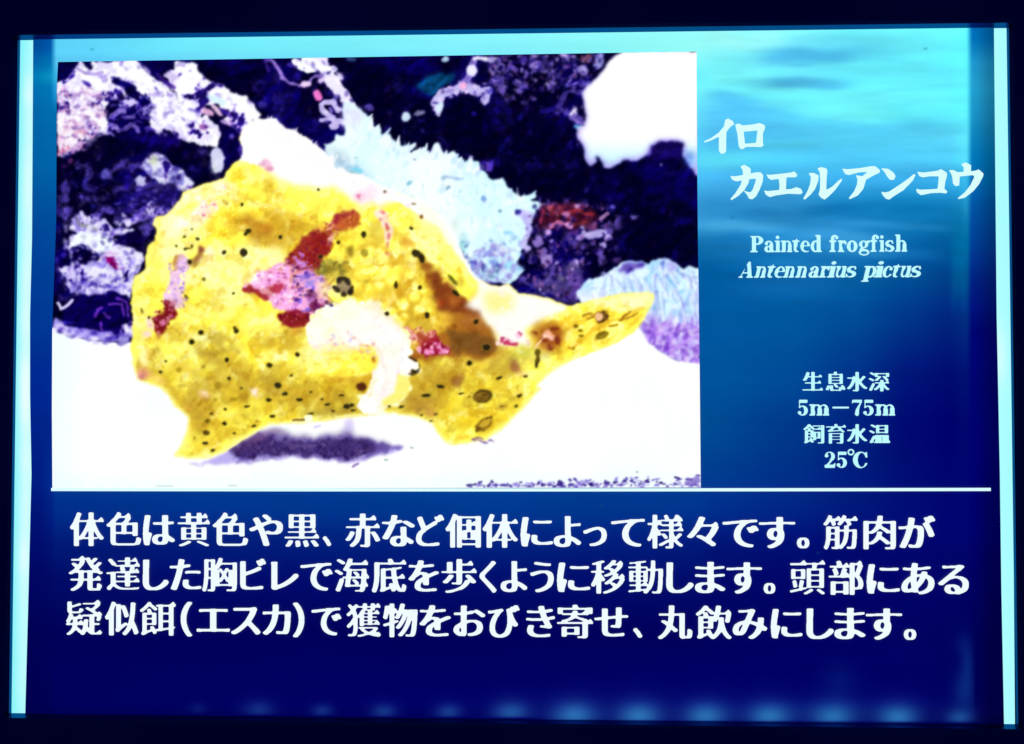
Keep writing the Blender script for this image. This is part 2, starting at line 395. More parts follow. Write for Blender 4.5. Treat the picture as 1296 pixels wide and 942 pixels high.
stroke(4, [(60,615),(78,650),(100,640),(140,600)], 8, (206,198,242)); blob(4, 372, 803, 20, 13, (10,0,80))
for p in ([(265,690),(275,650),(300,640)], [(310,670),(325,690),(340,695)], [(340,620),(400,625),(420,680)], [(380,590),(430,610),(445,680)], [(290,720),(300,760)]):
    stroke(4, p, 7, (120,70,176), .8, warp=2)
whitecoral(4, [(400,790),(415,740),(450,715),(470,720),(470,800)], 2, .3, .5)
blob(4, 110, 725, 60, 6, (70,60,190), .7)

dabs(mask(T(4, [(120,150),(350,160),(460,210),(400,290),(525,350),(455,560),(130,560),(70,430)]), 4, 3), (70, 270, 182, 375), 300, 1.3, 3.6, [(232,230,252), (190,184,236), (140,128,206), (214,210,246), (70,54,140), (160,160,190)], 181, .6, 1.4)
dabs(mask(T(4, [(360,130),(560,60),(740,30),(690,130),(520,190)]), 4, 3), (140, 245, 230, 285), 120, 1.3, 3.2, [(206,196,240), (130,116,190), (60,44,130), (20,10,80)], 182, .6, 1.4)
# lavender twigs, top middle
PALE = (226,218,252)
stroke(2, [(225,66),(290,80),(300,130),(345,190),(400,250),(430,300),(460,340)], 34, PALE, warp=3, soft=1)
stroke(2, [(150,85),(190,110),(250,120),(340,120)], 22, WHITE, warp=3); blob(2, 350, 125, 24, 22, WHITE); blob(2, 235, 85, 60, 24, WHITE, 1, 20, 3)
stroke(2, [(15,66),(45,110),(70,160),(120,200),(210,206),(250,165),(290,160)], 9, (150,128,200), .9, warp=3, soft=1.2)
stroke(2, [(110,95),(150,110)], 10, (80,60,150), .8); blob(2, 205, 200, 30, 20, (226,196,236))
blob(2, 268, 262, 22, 30, (226,122,186), 1, -20); blob(2, 285, 185, 14, 16, (210,190,236))
for p, r in (([(290,310),(290,340),(330,370),(360,400),(400,410)], 15), ([(300,300),(350,300),(380,350)], 16), ([(290,395),(350,390)], 11), ([(345,430),(370,425)], 16)):
    stroke(2, p, r, (190,180,232), .95, warp=2.5)
blob(2, 350, 350, 14, 30, (30,10,90), .8, -30)
dabs(mask(T(2, [(150,66),(300,60),(370,120),(450,270),(520,360),(420,430),(290,400),(280,300),(330,280),(330,180),(200,130)]), 3, 3), (370, 66, 460, 165), 150, 1.4, 3.8, [(250,246,255), (226,216,250), (176,164,222), (120,104,180), (20,8,80), (206,196,240)], 141, .75, 1.5)
# pale cyan finger coral behind the fish
M = mask(T(2, [(400,320),(440,295),(490,318),(520,360),(560,392),(570,432),(600,425),(612,482),(664,478),(672,512),(720,532),(806,520),(790,548),(768,560),(780,600),(806,612),
    (812,562),(846,562),(852,612),(870,578),(915,518),(945,560),(950,592),(1000,566),(1040,602),(1056,618),(1080,612),(1100,590),(1108,620),(1135,620),(1142,652),(1190,700),(1242,726),(1264,712),(1300,760),
    (1345,790),(1362,815),(1400,795),(1462,778),(1450,812),(1420,835),(1485,848),(1440,880),(1430,950),(1410,1050),(1370,1120),(1330,1200),(1390,1210),(1310,1290),(1120,1250),(1050,1100),(930,950),(700,820),(480,710),(345,660),(312,560),(310,522),(362,510),(368,468),(420,480)]), 2.6, .9)
cy = np.clip((YY - 130) / 230, 0, 1)
lay(M, mix((196,236,248), (206,250,255), step(n_mid, .35, .6)))
lay(M * step(n_big, .5, .66) * .6, (240,255,255)); lay(M * step(XX, 430, 560) * (1 - step(XX, 560, 600)) * .7, (244,255,255))
lay(mask(T(2, [(310,520),(400,560),(470,640),(560,720),(520,740),(400,690),(345,640)]), 4, 6), (120,140,170), .55)
lay(mask(T(2, [(400,310),(500,320),(520,400),(440,470),(400,440)]), 4, 4), (214,202,244), .7)
for x, y, rx, ry, r, c in ((765,733,20,12,-30,(80,140,170)), (975,765,16,8,-30,(90,120,150)), (1040,785,14,7,-20,(130,170,190)), (1165,822,14,20,-20,(110,130,200)), (1253,892,12,9,0,(80,100,130)), (480,598,8,5,0,(120,150,160)),
        (1000,708,60,8,5,(130,150,200)), (950,715,14,16,0,(150,180,210)), (480,665,40,14,20,(120,200,230))):
    blob(2, x, y, rx, ry, c, .8, r, 1.2)
for k in range(60):
    if rng.rand() < .35: continue
    u = rng.rand(); x = 520 + u * 900; y = np.interp(x, [520, 600, 660, 800, 915, 1040, 1142, 1242, 1345, 1462], [380, 432, 500, 560, 560, 600, 650, 725, 800, 830]) + rng.uniform(0, 16)
    a = rng.uniform(-1.8, -.3); L = rng.uniform(4, 60) * rng.rand() ** .5
    stroke(2, [(x - 14, y + 24), (x + L * math.cos(a), y + L * math.sin(a))], rng.uniform(10, 20), ((214,240,252), (190,220,246), (230,250,255))[k % 3], 1, soft=.8, taper=.75)
for k in range(90):       # fingers and polyps as short pale strokes with shade beside them
    x = rng.uniform(420, 1400); y = 420 + (x - 420) * .42 + rng.uniform(-20, 300)
    a = rng.uniform(-1.9, -1.1); L = rng.uniform(20, 60)
    if k % 2: stroke(2, [(x, y), (x + L * math.cos(a), y + L * math.sin(a))], rng.uniform(3, 6), (150,196,226), .32, soft=1.2, taper=.6)
    else: stroke(2, [(x, y), (x + L * math.cos(a), y + L * math.sin(a))], rng.uniform(6, 11), (240,255,255), .5, soft=1.4, taper=.5)
M6 = mask(T(6, [(0,300),(60,290),(110,330),(130,380),(190,430),(100,505),(-30,500),(-120,430),(-90,340)]), 4, 2)
lay(M6, mix((150,140,208), (186,232,250), step(n_fine, .4, .6)), .9)
for x, y, rx, ry, c in ((20,400,26,22,(110,130,190)), (50,440,20,16,(70,80,130)), (100,405,24,26,(150,220,250)), (75,450,26,22,(200,225,250)), (-30,420,20,26,(60,60,130)), (-90,400,24,14,(70,70,150)), (-105,440,10,26,(40,20,110)),
        (40,320,40,20,(170,160,214)), (10,470,40,14,(120,130,170)), (150,430,26,16,(150,180,240)), (-60,350,30,20,(140,136,206)), (-50,470,30,20,(150,170,215)), (175,375,16,10,(60,70,180))):
    blob(6, x, y, rx, ry, c, .75, 20, 3, 1.4)
blob(5, 1010, 190, 20, 60, (180,200,170), .6, 0, 3, 4); blob(5, 1050, 290, 22, 60, (120,190,190), .7, 0, 3, 3)
poly(6, [(130,120),(190,110),(235,130),(225,250),(180,330),(150,300),(200,220),(170,160)], (178,166,236), .9, warp=3, soft=1.2)
blob(6, 150, 122, 20, 14, (60,50,140), .9); blob(6, 100, 235, 30, 12, (130,180,230), .7); blob(6, 130, 260, 20, 20, (140,170,220), .6)

COR = mask(T(2, [(440,330),(600,440),(800,540),(915,530),(1142,652),(1345,790),(1440,850),(1430,950),(1370,1120),(1120,1250),(1050,1100),(930,950),(700,820),(480,710),(345,600)]), 2, 3)
dabs(COR, (425, 150, 680, 350), 420, 1.5, 4.2, [(236,255,255), (190,228,246), (214,248,252), (170,206,238), (246,255,255), (206,222,250)], 151, .38, 1.6)
dabs(COR * step(YY, 290, 330), (580, 280, 680, 358), 140, 1.4, 3.6, [(110,130,190), (150,190,230), (190,230,250), (80,80,150), (170,160,216), (120,170,200)], 152, .6, 1.3)
# teal sponge and twig, top right of centre
poly(2, [(798,195),(860,158),(960,142),(1020,140),(1000,182),(945,212),(905,265),(850,256),(812,236)], (14,96,130), .85, warp=5, soft=2)
stroke(2, [(920,350),(908,305),(945,250),(1000,232),(1060,208),(1110,240),(1185,240),(1170,290)], 24, (180,172,226), warp=5, soft=1.3)
dabs(mask(T(2, [(890,360),(900,270),(960,210),(1060,180),(1200,200),(1210,300),(1150,310),(1050,260),(960,280)]), 3, 2), (545, 95, 625, 145), 130, 1.3, 3., [(206,196,240), (130,116,190), (60,40,130), (230,200,236), (20,10,80)], 211, .6, 1.4)
stroke(2, [(1060,200),(1095,150),(1112,75)], 17, (130,116,190), warp=3); blob(2, 1100, 130, 28, 32, (222,218,250)); poly(2, [(1105,52),(1240,52),(1215,85),(1150,72),(1110,72)], (224,220,250), warp=2)
blob(2, 1056, 210, 20, 18, (244,170,214)); blob(2, 985, 240, 26, 14, (150,136,200), .8, -20); blob(2, 925, 330, 20, 30, (200,226,240), .9, 20)
poly(2, [(960,380),(1000,300),(1050,262),(1110,262),(1160,310),(1200,400),(1180,500),(950,500)], (3,0,44), .9, warp=2, soft=1.5)
blob(2, 747, 380, 25, 28, (192,214,236)); blob(2, 820, 358, 34, 16, (132,132,160), .9, -15); blob(2, 548, 330, 28, 18, (92,80,150), .9, 20); blob(2, 960, 68, 26, 18, (170,200,220)); blob(2, 450, 66, 30, 12, (70,100,130), .8)
blob(2, 1110, 360, 16, 12, (46,36,140), .8); blob(2, 1190, 650, 24, 26, (120,90,180), .85); blob(2, 1160, 645, 20, 30, (60,40,130), .7); blob(2, 1100, 600, 14, 8, (160,140,200), .8); blob(2, 840, 455, 8, 14, (70,60,120), .7, 30); blob(2, 655, 360, 14, 16, (40,30,80), .7)
blob(2, 1250, 150, 14, 16, (90,84,130), .8); blob(2, 1170, 420, 12, 60, (16,6,90), .6)
# speckled reef, top right
for x, y, rx, ry, c in ((165,200,42,26,(116,98,180)), (240,85,30,22,(96,80,150)), (240,126,16,10,(120,104,180)), (310,100,14,24,(70,56,130)), (400,50,20,16,(200,190,236)), (500,125,34,30,(170,160,214)),
        (522,62,34,28,(120,80,90)), (470,100,20,16,(90,80,150)), (10,70,26,18,(160,150,210)), (45,150,14,18,(90,80,130)), (0,240,8,20,(80,70,200)), (160,370,10,22,(30,30,110)), (60,540,20,22,(20,16,100)), (110,570,24,12,(30,24,110)),
        (455,365,20,28,(236,230,255)), (480,400,40,20,(150,126,206)), (240,46,18,8,(170,140,200)), (190,80,20,30,(80,60,140)), (110,120,12,18,(60,50,120)), (10,640,14,30,(90,70,190)), (520,775,12,14,(50,40,110)), (480,440,30,14,(90,150,180)),
        (590,80,26,50,(160,160,220)), (480,531,6,4,(230,230,255)), (935,636,7,5,(240,240,255)), (313,200,12,7,(250,250,255)), (960,675,40,10,(26,16,96)), (405,225,10,12,(20,40,90))):
    blob(3, x, y, rx, ry, c, .9, 15, 3, 1.2)
stroke(3, [(510,245),(440,250),(390,275),(372,325),(440,370),(500,400)], 12, (92,78,156), .8, warp=5, soft=1.6)
stroke(3, [(350,330),(280,350)], 12, (40,30,120), .7); stroke(3, [(460,192),(560,196)], 3, (90,90,190), .8)
for k in range(60):
    blob(3, rng.uniform(0, 520), rng.uniform(30, 240), rng.uniform(4, 16), rng.uniform(4, 12), ((60,46,130), (100,88,160), (24,14,90))[k % 3], .55, rng.uniform(0, 90), 2.5, 1.2)
dabs(mask(T(3, [(0,40),(620,40),(520,230),(430,200),(300,230),(200,240),(0,200)]), 4, 4), (620, 62, 760, 120), 260, 1.0, 3., [(150,136,196), (90,76,150), (40,28,110), (6,2,60), (180,166,214), (110,70,120)], 171, .6, 1.3)
# bright white surge, upper right corner
M = mask(T(3, [(720,20),(690,42),(640,82),(600,150),(540,200),(505,240),(515,330),(530,372),(510,430),(470,440),(474,490),(515,540),(514,610),(545,645),(572,620),(576,590),(600,600),(625,655),(652,655),
    (720,612),(800,612),(845,585),(868,582),(870,540),(925,508),(1052,518),(1045,590),(1080,625),(1122,700),(1140,700),(1140,20)]), 1.8, 1.6)
lay(M, mix((255,255,255), (186,240,252), step(YY, 165, 208) * .9))
E = M - blur(M, 7); lay(np.clip(M * (1 - blur(M, 5)) * 2.4, 0, 1) * step(YY, 60, 200), (176,160,236), .8)
blob(3, 1085, 600, 34, 50, (92,130,210), .8, -20, 2, 5)
poly(3, [(865,545),(930,512),(1040,525),(1030,600),(900,605),(850,600)], (44,22,120), .75, warp=3, soft=3)

# maroon reef right of the coral, lilac lumps below
poly(6, [(262,100),(330,82),(480,76),(560,120),(606,160),(545,215),(300,212),(250,175)], (84,28,46), .85, warp=6, soft=2)
dabs(mask(T(6, [(262,90),(480,76),(606,160),(545,215),(250,215)]), 4, 3), (672, 258, 768, 292), 130, 1.2, 3.4, [(110,44,56), (60,10,50), (20,4,60), (150,80,90), (90,30,40)], 212, .6, 1.5)
for p, r, c in (([(400,130),(480,120),(560,140)], 9, (130,50,60)), ([(330,205),(370,180),(430,185)], 12, (190,120,160)), ([(450,190),(530,180)], 9, (130,60,70)), ([(270,180),(290,110)], 8, (120,50,80)), ([(600,165),(640,130)], 10, (140,110,140))):
    stroke(6, p, r, c, .9, warp=2.5)
for x, y, rx, ry, c in ((330,100,20,18,(170,90,110)), (380,100,14,14,(140,70,90)), (478,90,18,14,(206,160,196)), (410,140,20,20,(186,130,180)), (430,195,26,14,(206,160,214)), (560,245,80,22,(186,176,232)), (640,262,22,18,(200,190,240)),
        (612,302,20,16,(196,180,236)), (315,235,18,18,(206,170,232)), (205,315,22,20,(196,190,242)), (262,285,26,30,(150,130,196)), (310,385,34,36,(160,140,196)), (290,340,16,26,(120,104,170)), (480,348,22,14,(84,64,130)),
        (355,330,12,14,(80,70,150)), (460,235,26,14,(120,80,150)), (670,95,14,12,(120,110,200)), (785,148,26,10,(120,110,170)), (520,60,12,14,(50,40,110)), (545,205,24,20,(130,76,130)), (490,262,24,16,(150,130,200)), (420,270,14,10,(70,60,160)),
        (690,385,20,16,(80,60,110)), (570,330,20,14,(50,30,90)), (380,395,14,14,(60,50,130)), (240,380,14,20,(20,10,90)), (500,210,20,10,(170,160,220))):
    blob(6, x, y, rx, ry, c, .9, rng.uniform(-20, 20), 2.5, 1.1)
poly(6, [(205,492),(330,470),(362,502),(400,450),(450,395),(490,430),(500,490),(480,570),(450,615),(400,612),(330,570),(260,545)], (86,72,130), .9, warp=4, soft=1.5)
for x, y, rx, ry, c in ((430,410,36,18,(110,100,130)), (450,490,30,50,(116,90,160)), (380,480,14,20,(120,120,130)), (480,540,40,18,(110,70,160)), (330,540,50,14,(104,92,140)), (440,590,20,24,(70,50,110)), (300,500,40,12,(96,84,146))):
    blob(6, x, y, rx, ry, c, .7, -20, 3, 1.6)
stroke(6, [(205,515),(270,560),(330,600)], 3, (70,90,160), .7)
dabs(mask(T(6, [(200,80),(620,80),(660,300),(520,420),(470,600),(200,540),(220,300)]), 4, 4), (665, 255, 775, 380), 260, 1.1, 3.2, [(206,190,236), (130,110,180), (60,40,110), (10,4,60), (150,110,160), (90,50,90), (20,10,80)], 161, .65, 1.3)
# anemone at the right edge, cyan above and violet below
M = mask(T(6, [(470,560),(515,490),(545,480),(600,482),(660,440),(700,402),(720,392),(790,388),(850,400),(900,380),(950,376),(1000,402),(1045,432),(1075,410),(1140,432),(1140,960),(1040,942),(930,880),(860,832),(800,745),(840,700),(700,640),(500,640)]), 2.5, 1.)
MANEMP = M.copy(); lay(M, mix((176,214,248), (212,240,253), step(n_mid, .4, .6)))
lay(M * step(YY + 14 * (n_mid - .5), 385, 418) * step(XX + 20 * (n_mid - .5), 795, 818), (174,140,226))
ang = np.arctan2(YY - 480, XX - 800.)
ang = np.arctan2(XX - 838., 560 - YY); st = .5 + .5 * np.sin(ang * 60 + 9 * n_big)
lay(M * step(YY, 392, 410) * step(XX, 806, 830) * st * step(n_fine, .35, .6), (104,64,180), .5)
lay(M * step(YY, 400, 420) * step(XX, 840, 860) * (1 - st) * step(n_mid, .45, .6), (206,180,246), .7)
for p, r, c in (([(1130,450),(1040,520),(980,600),(940,700)], 11, (206,246,252)), ([(1130,500),(1050,570),(1010,680)], 9, (196,226,250)), ([(930,520),(925,600),(935,660)], 16, (206,246,255)), ([(880,420),(870,520),(880,640)], 12, (130,190,234)),
        ([(1000,420),(1050,470),(1120,480)], 8, (130,150,220)), ([(780,450),(800,520)], 10, (214,250,255)), ([(1100,560),(1040,640),(1030,720)], 10, (150,170,236)), ([(905,560),(900,650)], 10, (120,150,200)), ([(820,500),(830,560)], 9, (214,250,255)),
        ([(960,470),(1000,520),(990,590)], 8, (130,170,226)), ([(740,520),(745,560)], 8, (150,190,236)), ([(1010,700),(990,760)], 12, (230,236,255)), ([(1060,700),(1040,780)], 10, (220,220,252)), ([(650,560),(700,540),(760,560)], 12, (206,250,255))):
    stroke(6, p, r, c, .75, warp=2.5, soft=1.4)
dabs(MANEMP, (735, 325, 884, 460), 330, 1.4, 3.8, [(206,244,252), (170,206,240), (150,150,220), (220,240,255), (130,190,236)], 191, .35, 1.8)
dabs(MANEMP * step(YY, 400, 425) * step(XX, 800, 815), (800, 395, 884, 462), 200, 1.2, 3.2, [(190,160,236), (110,70,180), (220,206,250), (140,100,206)], 192, .5, 1.8)
poly(6, [(705,405),(790,392),(840,405),(820,430),(780,440),(750,460),(700,440)], (104,78,176), .8, warp=3, soft=1.5)
for x, y, rx, ry, c in ((760,438,22,12,(60,40,140)), (815,412,20,8,(70,50,150)), (938,410,10,34,(80,90,180)), (980,420,30,26,(160,156,226)), (860,775,30,12,(90,50,150)), (960,840,14,40,(110,60,180)), (590,590,60,34,(250,255,255)), (510,580,40,34,(226,236,255)), (520,560,30,20,(190,210,250)), (640,500,30,20,(206,250,255))):
    blob(6, x, y, rx, ry, c, .8, 10, 2, 1.6)
for k in range(46):
    x = r7.uniform(745, 884); y = np.interp(x, [740, 780, 830, 884], [356, 340, 336, 345]) + r7.uniform(0, 40)
    a = 1.2 + r7.uniform(-.5, .6); L = r7.uniform(14, 34)
    for dx, c_, w_ in ((2.2, (120,120,206), 2.4), (0, (226,242,255), 2.8)):
        stroke(0, [(x + dx, y), (x + dx + L * .5 * math.cos(a), y + L * .5), (x + dx + L * .8 * math.cos(a), y + L)], w_, c_, .34, warp=2.5, soft=1.5, taper=.5)
MANEM = M.copy()

# sand
SAND = T(4, [(-20,745),(36,752),(120,785),(200,812),(350,830),(470,830)]) + T(8, [(600,140),(1000,-60)]) + [(807,413), (821,434), (837,446), (856,457), (905,464), (905, 640), (40, 640)]
MS = mask(SAND, 1.2, .9)
sand = mix((255,255,255), (246,254,255), step(fbm(PH, PW, 90, 50, 2), .4, .8))
lay(MS, sand); lay(MS * (1 - step(XX, 66, 130)) * .6, (230,251,255)); lay(MS * step(YY, 585, 616) * .4, (226,250,255))
for k in range(60):
    x = r7.uniform(66, 178); y = np.interp(x, [66, 120, 180], [418, 430, 434]) + r7.uniform(-9, 3)
    blob(0, x, y, r7.uniform(2, 7), r7.uniform(1.5, 3.5), ((150,136,214), (206,196,244), (70,52,150), (110,96,190), (236,236,255))[k % 5], .75, r7.uniform(-20, 20), 2.5, 1.2)
# shade of the fish on the sand
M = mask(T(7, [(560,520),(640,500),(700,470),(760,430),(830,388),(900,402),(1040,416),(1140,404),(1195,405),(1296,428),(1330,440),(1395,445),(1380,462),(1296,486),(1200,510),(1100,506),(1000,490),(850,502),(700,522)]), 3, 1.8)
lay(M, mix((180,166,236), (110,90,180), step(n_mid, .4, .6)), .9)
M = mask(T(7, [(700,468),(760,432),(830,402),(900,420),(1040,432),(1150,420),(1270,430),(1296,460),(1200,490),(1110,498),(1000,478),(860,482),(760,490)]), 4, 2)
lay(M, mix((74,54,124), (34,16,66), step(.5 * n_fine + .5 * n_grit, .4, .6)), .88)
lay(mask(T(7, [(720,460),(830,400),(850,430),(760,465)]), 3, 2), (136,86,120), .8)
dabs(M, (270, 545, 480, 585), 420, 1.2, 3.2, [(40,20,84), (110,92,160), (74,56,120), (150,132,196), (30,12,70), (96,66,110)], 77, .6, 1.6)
stroke(7, [(940,440),(1000,450),(1050,440)], 8, (150,130,180), .5, warp=5); stroke(7, [(860,470),(900,475)], 8, (60,40,100), .6, warp=4)
lay(mask(T(7, [(1140,400),(1160,370),(1180,338),(1200,345),(1192,400)]), 3, 3), (190,172,240), .6)
stroke(7, [(1045,372),(1065,368)], 5, (206,186,250), .6); stroke(7, [(1195,525),(1215,515)], 5, (150,120,190), .8)
for x, y in ((125,452), (23,500)): stroke(8, [(x, y), (x + 8, y + 2)], 4, (150,180,170), .7)
lay(mask([(285,572),(315,550),(345,545),(400,552),(440,548),(480,558),(498,564),(470,576),(420,578),(380,574),(320,578)], 4, 3.5), (58,38,104), .5)
lay(mask([(300,562),(328,545),(345,541),(365,546),(340,552),(315,562)], 2, 2.5), (120,86,140), .55)
# gravel along the lower edge of the print
for k in range(230):
    u = rng.rand() ** .8; x = 340 + 910 * u; y = 603 - abs(rng.normal()) * (5 + 18 * max(0, u - .15))
    if y > 560: blob(8, x, y, rng.uniform(3, 11), rng.uniform(2, 6), ((70,50,150), (130,110,206), (40,20,110), (170,160,230))[k % 4], .85, rng.uniform(-30, 30), 1.5, .7)
blob(8, 352, 597, 16, 5, (50,40,110), .9); blob(8, 1008, 549, 6, 3, (120,120,150), .8); blob(8, 1225, 582, 30, 16, (126,104,196), .8, -15, 4)
stroke(7, [(430,601),(490,601)], 1.5, (150,200,200), .8); stroke(7, [(710,601),(740,601)], 1.5, (150,190,200), .8)

# ---------------------------------------------------------------- the frogfish
FISH = ([(199,290), (194,283), (197,277), (204,274), (209,275), (216,268), (223,261), (230,252), (233,244), (243,240), (254,235), (268,231), (284,228), (288,218), (298,207), (312,199), (309,186), (303,176), (312,162), (320,156), (326,153), (345,153), (346,160), (360,163)]
        + [(372,167), (380,172), (388,175), (396,182), (410,194), (416,203), (422,213), (433,219), (452,223), (473,233), (489,242), (506,246), (522,252), (540,261), (552,271), (561,281), (573,301), (580,315), (588,329), (594,341), (601,352), (618,361), (632,364), (643,360),
           (650,366), (655,371), (678,375), (698,380), (718,388), (732,385), (751,380), (779,374), (800,371), (820,371), (826,374), (825,383), (814,406), (802,420), (772,437), (737,450), (713,460), (687,478), (679,487), (684,492), (674,503), (655,524), (632,545), (613,557),
           (590,560), (571,562), (564,558), (556,549), (548,535), (529,527), (499,522), (480,522), (462,525), (433,529), (403,533), (368,535), (339,537), (326,545), (306,557), (287,570), (267,578), (245,580), (222,577), (226,570), (232,562), (238,545), (240,528), (234,522),
           (222,513), (214,500), (206,491), (190,485), (176,481), (175,476), (170,462), (167,440), (169,425), (170,405), (167,385), (169,365), (172,352), (180,346), (186,342), (186,326), (188,312), (196,306), (199,297)])
MF = mask(FISH, 1.4, 1.2)
FBASE = MF.copy()
cells = np.zeros((PH, PW)); 
r2 = np.random.RandomState(21); cp = np.stack([r2.uniform(150, 840, 620), r2.uniform(140, 600, 620)], 1)
wx = XX + 7 * W1; wy = YY + 7 * W2
d1 = np.full((PH, PW), 1e9); 
for (a, b) in cp:
    x0, x1, y0, y1 = int(max(a - 45 - PX0, 0)), int(min(a + 45 - PX0, PW)), int(max(b - 45 - PY0, 0)), int(min(b + 45 - PY0, PH))
    if x1 > x0 and y1 > y0:
        s = (slice(y0, y1), slice(x0, x1)); d1[s] = np.minimum(d1[s], (wx[s] - a) ** 2 + (wy[s] - b) ** 2)
cellf = 1 - np.clip(np.sqrt(d1) / 15, 0, 1)
gold = mix((250,214,46), (255,238,76), step(n_big * .4 + n_mid * .6, .36, .54))
lay(MF, gold)
lay(MF * step(cellf, .25, .75) * .6, (255,246,112)); lay(MF * step(1 - cellf, .8, 1.) * .34, (206,160,36))
lay(MF * step(n_big, .54, .70) * .38, (255,250,170))
lay(MF * step(n_mid, .58, .72) * .22, (224,176,36))
lay(MF * step(YY, 450, 520) * .2, (214,180,44))
lay(MF * step(YY, 400, 480) * step(fbm(PH, PW, 26, 61, 3), .52, .68) * .55, (176,144,48))
lay(MF * step(XX, 540, 600) * step(YY, 455, 480) * .5, (255,226,50))
r4m = np.random.RandomState(31)
def soft(t, x, y, rx, ry, col, a, rot=0., s=5.):
    lay(mask(ell(t, x, y, rx, ry, rot), 4, s) * MF, col, a)
def fpoly(t, pts, col, a=1., warp=3., s=1.5, grit=None):
    M = mask(T(t, pts), warp, s + .8)
    M = step(M + (n_fine - .5) * .9 + (n_grit - .5) * .3, .25, .72) * np.clip(MF * 1.2, 0, 1) * (M > .02)
    M = blur(M, .5 + .45 * s)
    if grit is not None: M = M * step(n_fine, grit - .1, grit + .1)
    lay(M, col, a)
lay(MF * step(fbm(PH, PW, 34, 64, 4), .44, .60) * .55, (255,244,92))
lay(MF * step(XX, 160, 250) * (1 - step(XX, 250, 330)) * step(YY, 300, 360) * .25, (255,248,120))
# broad light and dark areas of the skin
for x, y, rx, ry, c, a, r in ((318,284,34,14,(206,150,40),.5,5), (262,262,24,9,(220,176,44),.35,-10), (350,292,40,16,(206,156,40),.5,-20), (330,296,16,10,(160,100,30),.6,0), (385,270,30,10,(230,180,40),.4,0), (330,330,36,24,(255,250,210),.7,0), (290,345,40,30,(255,252,214),.65,10), (230,300,30,18,(255,248,190),.7,-30),
        (215,330,20,24,(255,246,150),.6,0), (200,330,12,30,(255,250,190),.5,10), (275,440,26,22,(170,140,60),.65,0), (230,420,22,18,(190,150,50),.5,0), (350,430,30,16,(180,140,40),.6,10), (280,385,24,16,(255,250,190),.5,0), (330,410,30,20,(255,248,130),.6,0),
        (180,390,9,46,(255,244,160),.7,0), (182,450,8,30,(255,236,190),.6,0), (210,450,26,20,(255,244,120),.6,0), (300,480,60,20,(186,150,50),.45,8), (250,520,26,30,(196,158,48),.55,0), (400,500,70,20,(196,160,44),.55,-4), (430,520,50,10,(150,124,60),.6,-5),
        (395,450,20,16,(255,248,200),.6,0), (440,470,40,14,(250,214,60),.5,0), (450,478,40,8,(190,130,40),.5,5), (500,300,34,26,(255,244,100),.6,0), (540,300,26,34,(255,246,130),.7,25), (470,350,26,20,(255,240,90),.6,0), (500,370,30,26,(252,228,84),.6,0),
        (480,300,20,20,(170,120,40),.4,0), (400,345,24,16,(150,130,60),.6,0), (440,360,24,20,(210,190,90),.5,0), (520,400,18,16,(160,130,50),.6,0), (560,410,22,12,(220,180,60),.6,0), (610,430,34,22,(176,128,40),.7,0), (640,460,26,16,(200,170,60),.7,0),
        (540,480,40,16,(196,150,44),.5,0), (530,510,26,12,(160,110,60),.6,10), (350,230,40,12,(255,250,150),.5,0), (290,250,20,10,(255,246,170),.5,0), (380,262,60,14,(255,246,110),.4,5), (345,250,16,30,(206,160,40),.4,0)):
    soft(0, x, y, rx, ry, c, a, r, 5)
r3 = np.random.RandomState(5)
for k in range(260):      # soft mottling
    x, y = r3.uniform(175, 690), r3.uniform(230, 570)
    lay(mask(ell(0, x, y, r3.uniform(3, 9), r3.uniform(2, 7), r3.uniform(0, 180), 9), 3, 1.6) * MF, ((255,250,170), (255,240,90), (206,160,40), (180,146,50), (255,248,140))[k % 5], .4)
core = blur(MF, 5)
lay(MF * (1 - step(core, .55, .93)) * .75, (255,243,120))
for k in range(150):
    x, y = r4m.uniform(440, 575), r4m.uniform(285, 440)
    lay(mask(ell(0, x, y, r4m.uniform(4, 8), r4m.uniform(4, 8), 0, 9), 2, 2.) * MF, ((255,246,100), (255,238,80), (206,160,40), (255,248,120))[k % 4], .45)
for k in range(240):
    x, y = r4m.uniform(170, 460), r4m.uniform(300, 520)
    lay(mask(ell(0, x, y, r4m.uniform(3, 8), r4m.uniform(3, 7), 0, 9), 2, 2.) * MF, ((255,248,140), (255,236,60), (255,242,90), (236,196,44))[k % 4], .4)
rim = step(YY, 440, 470) * (1 - step(blur(MF, 3.2), .5, .88)) * MF
lay(rim * .8, (255,250,150)); lay(rim * (1 - step(blur(MF, 1.6), .5, .8)) * .7, (255,253,214))
shade = mask([(160,440),(260,450),(400,470),(520,440),(560,430),(640,455),(680,480),(640,540),(560,560),(500,525),(330,540),(240,580),(170,480)], 6, 16) * MF
lay(shade * .26, (186,146,30)); lay(shade * step(n_mid, .47, .62) * .3, (160,120,34))
lay(mask([(470,300),(540,310),(640,440),(620,470),(520,460),(480,380)], 8, 14) * MF * .28, (190,134,30))
lay(mask([(300,262),(420,268),(440,300),(380,320),(300,310)], 8, 9) * MF * step(n_mid, .42, .58) * .42, (184,130,28))
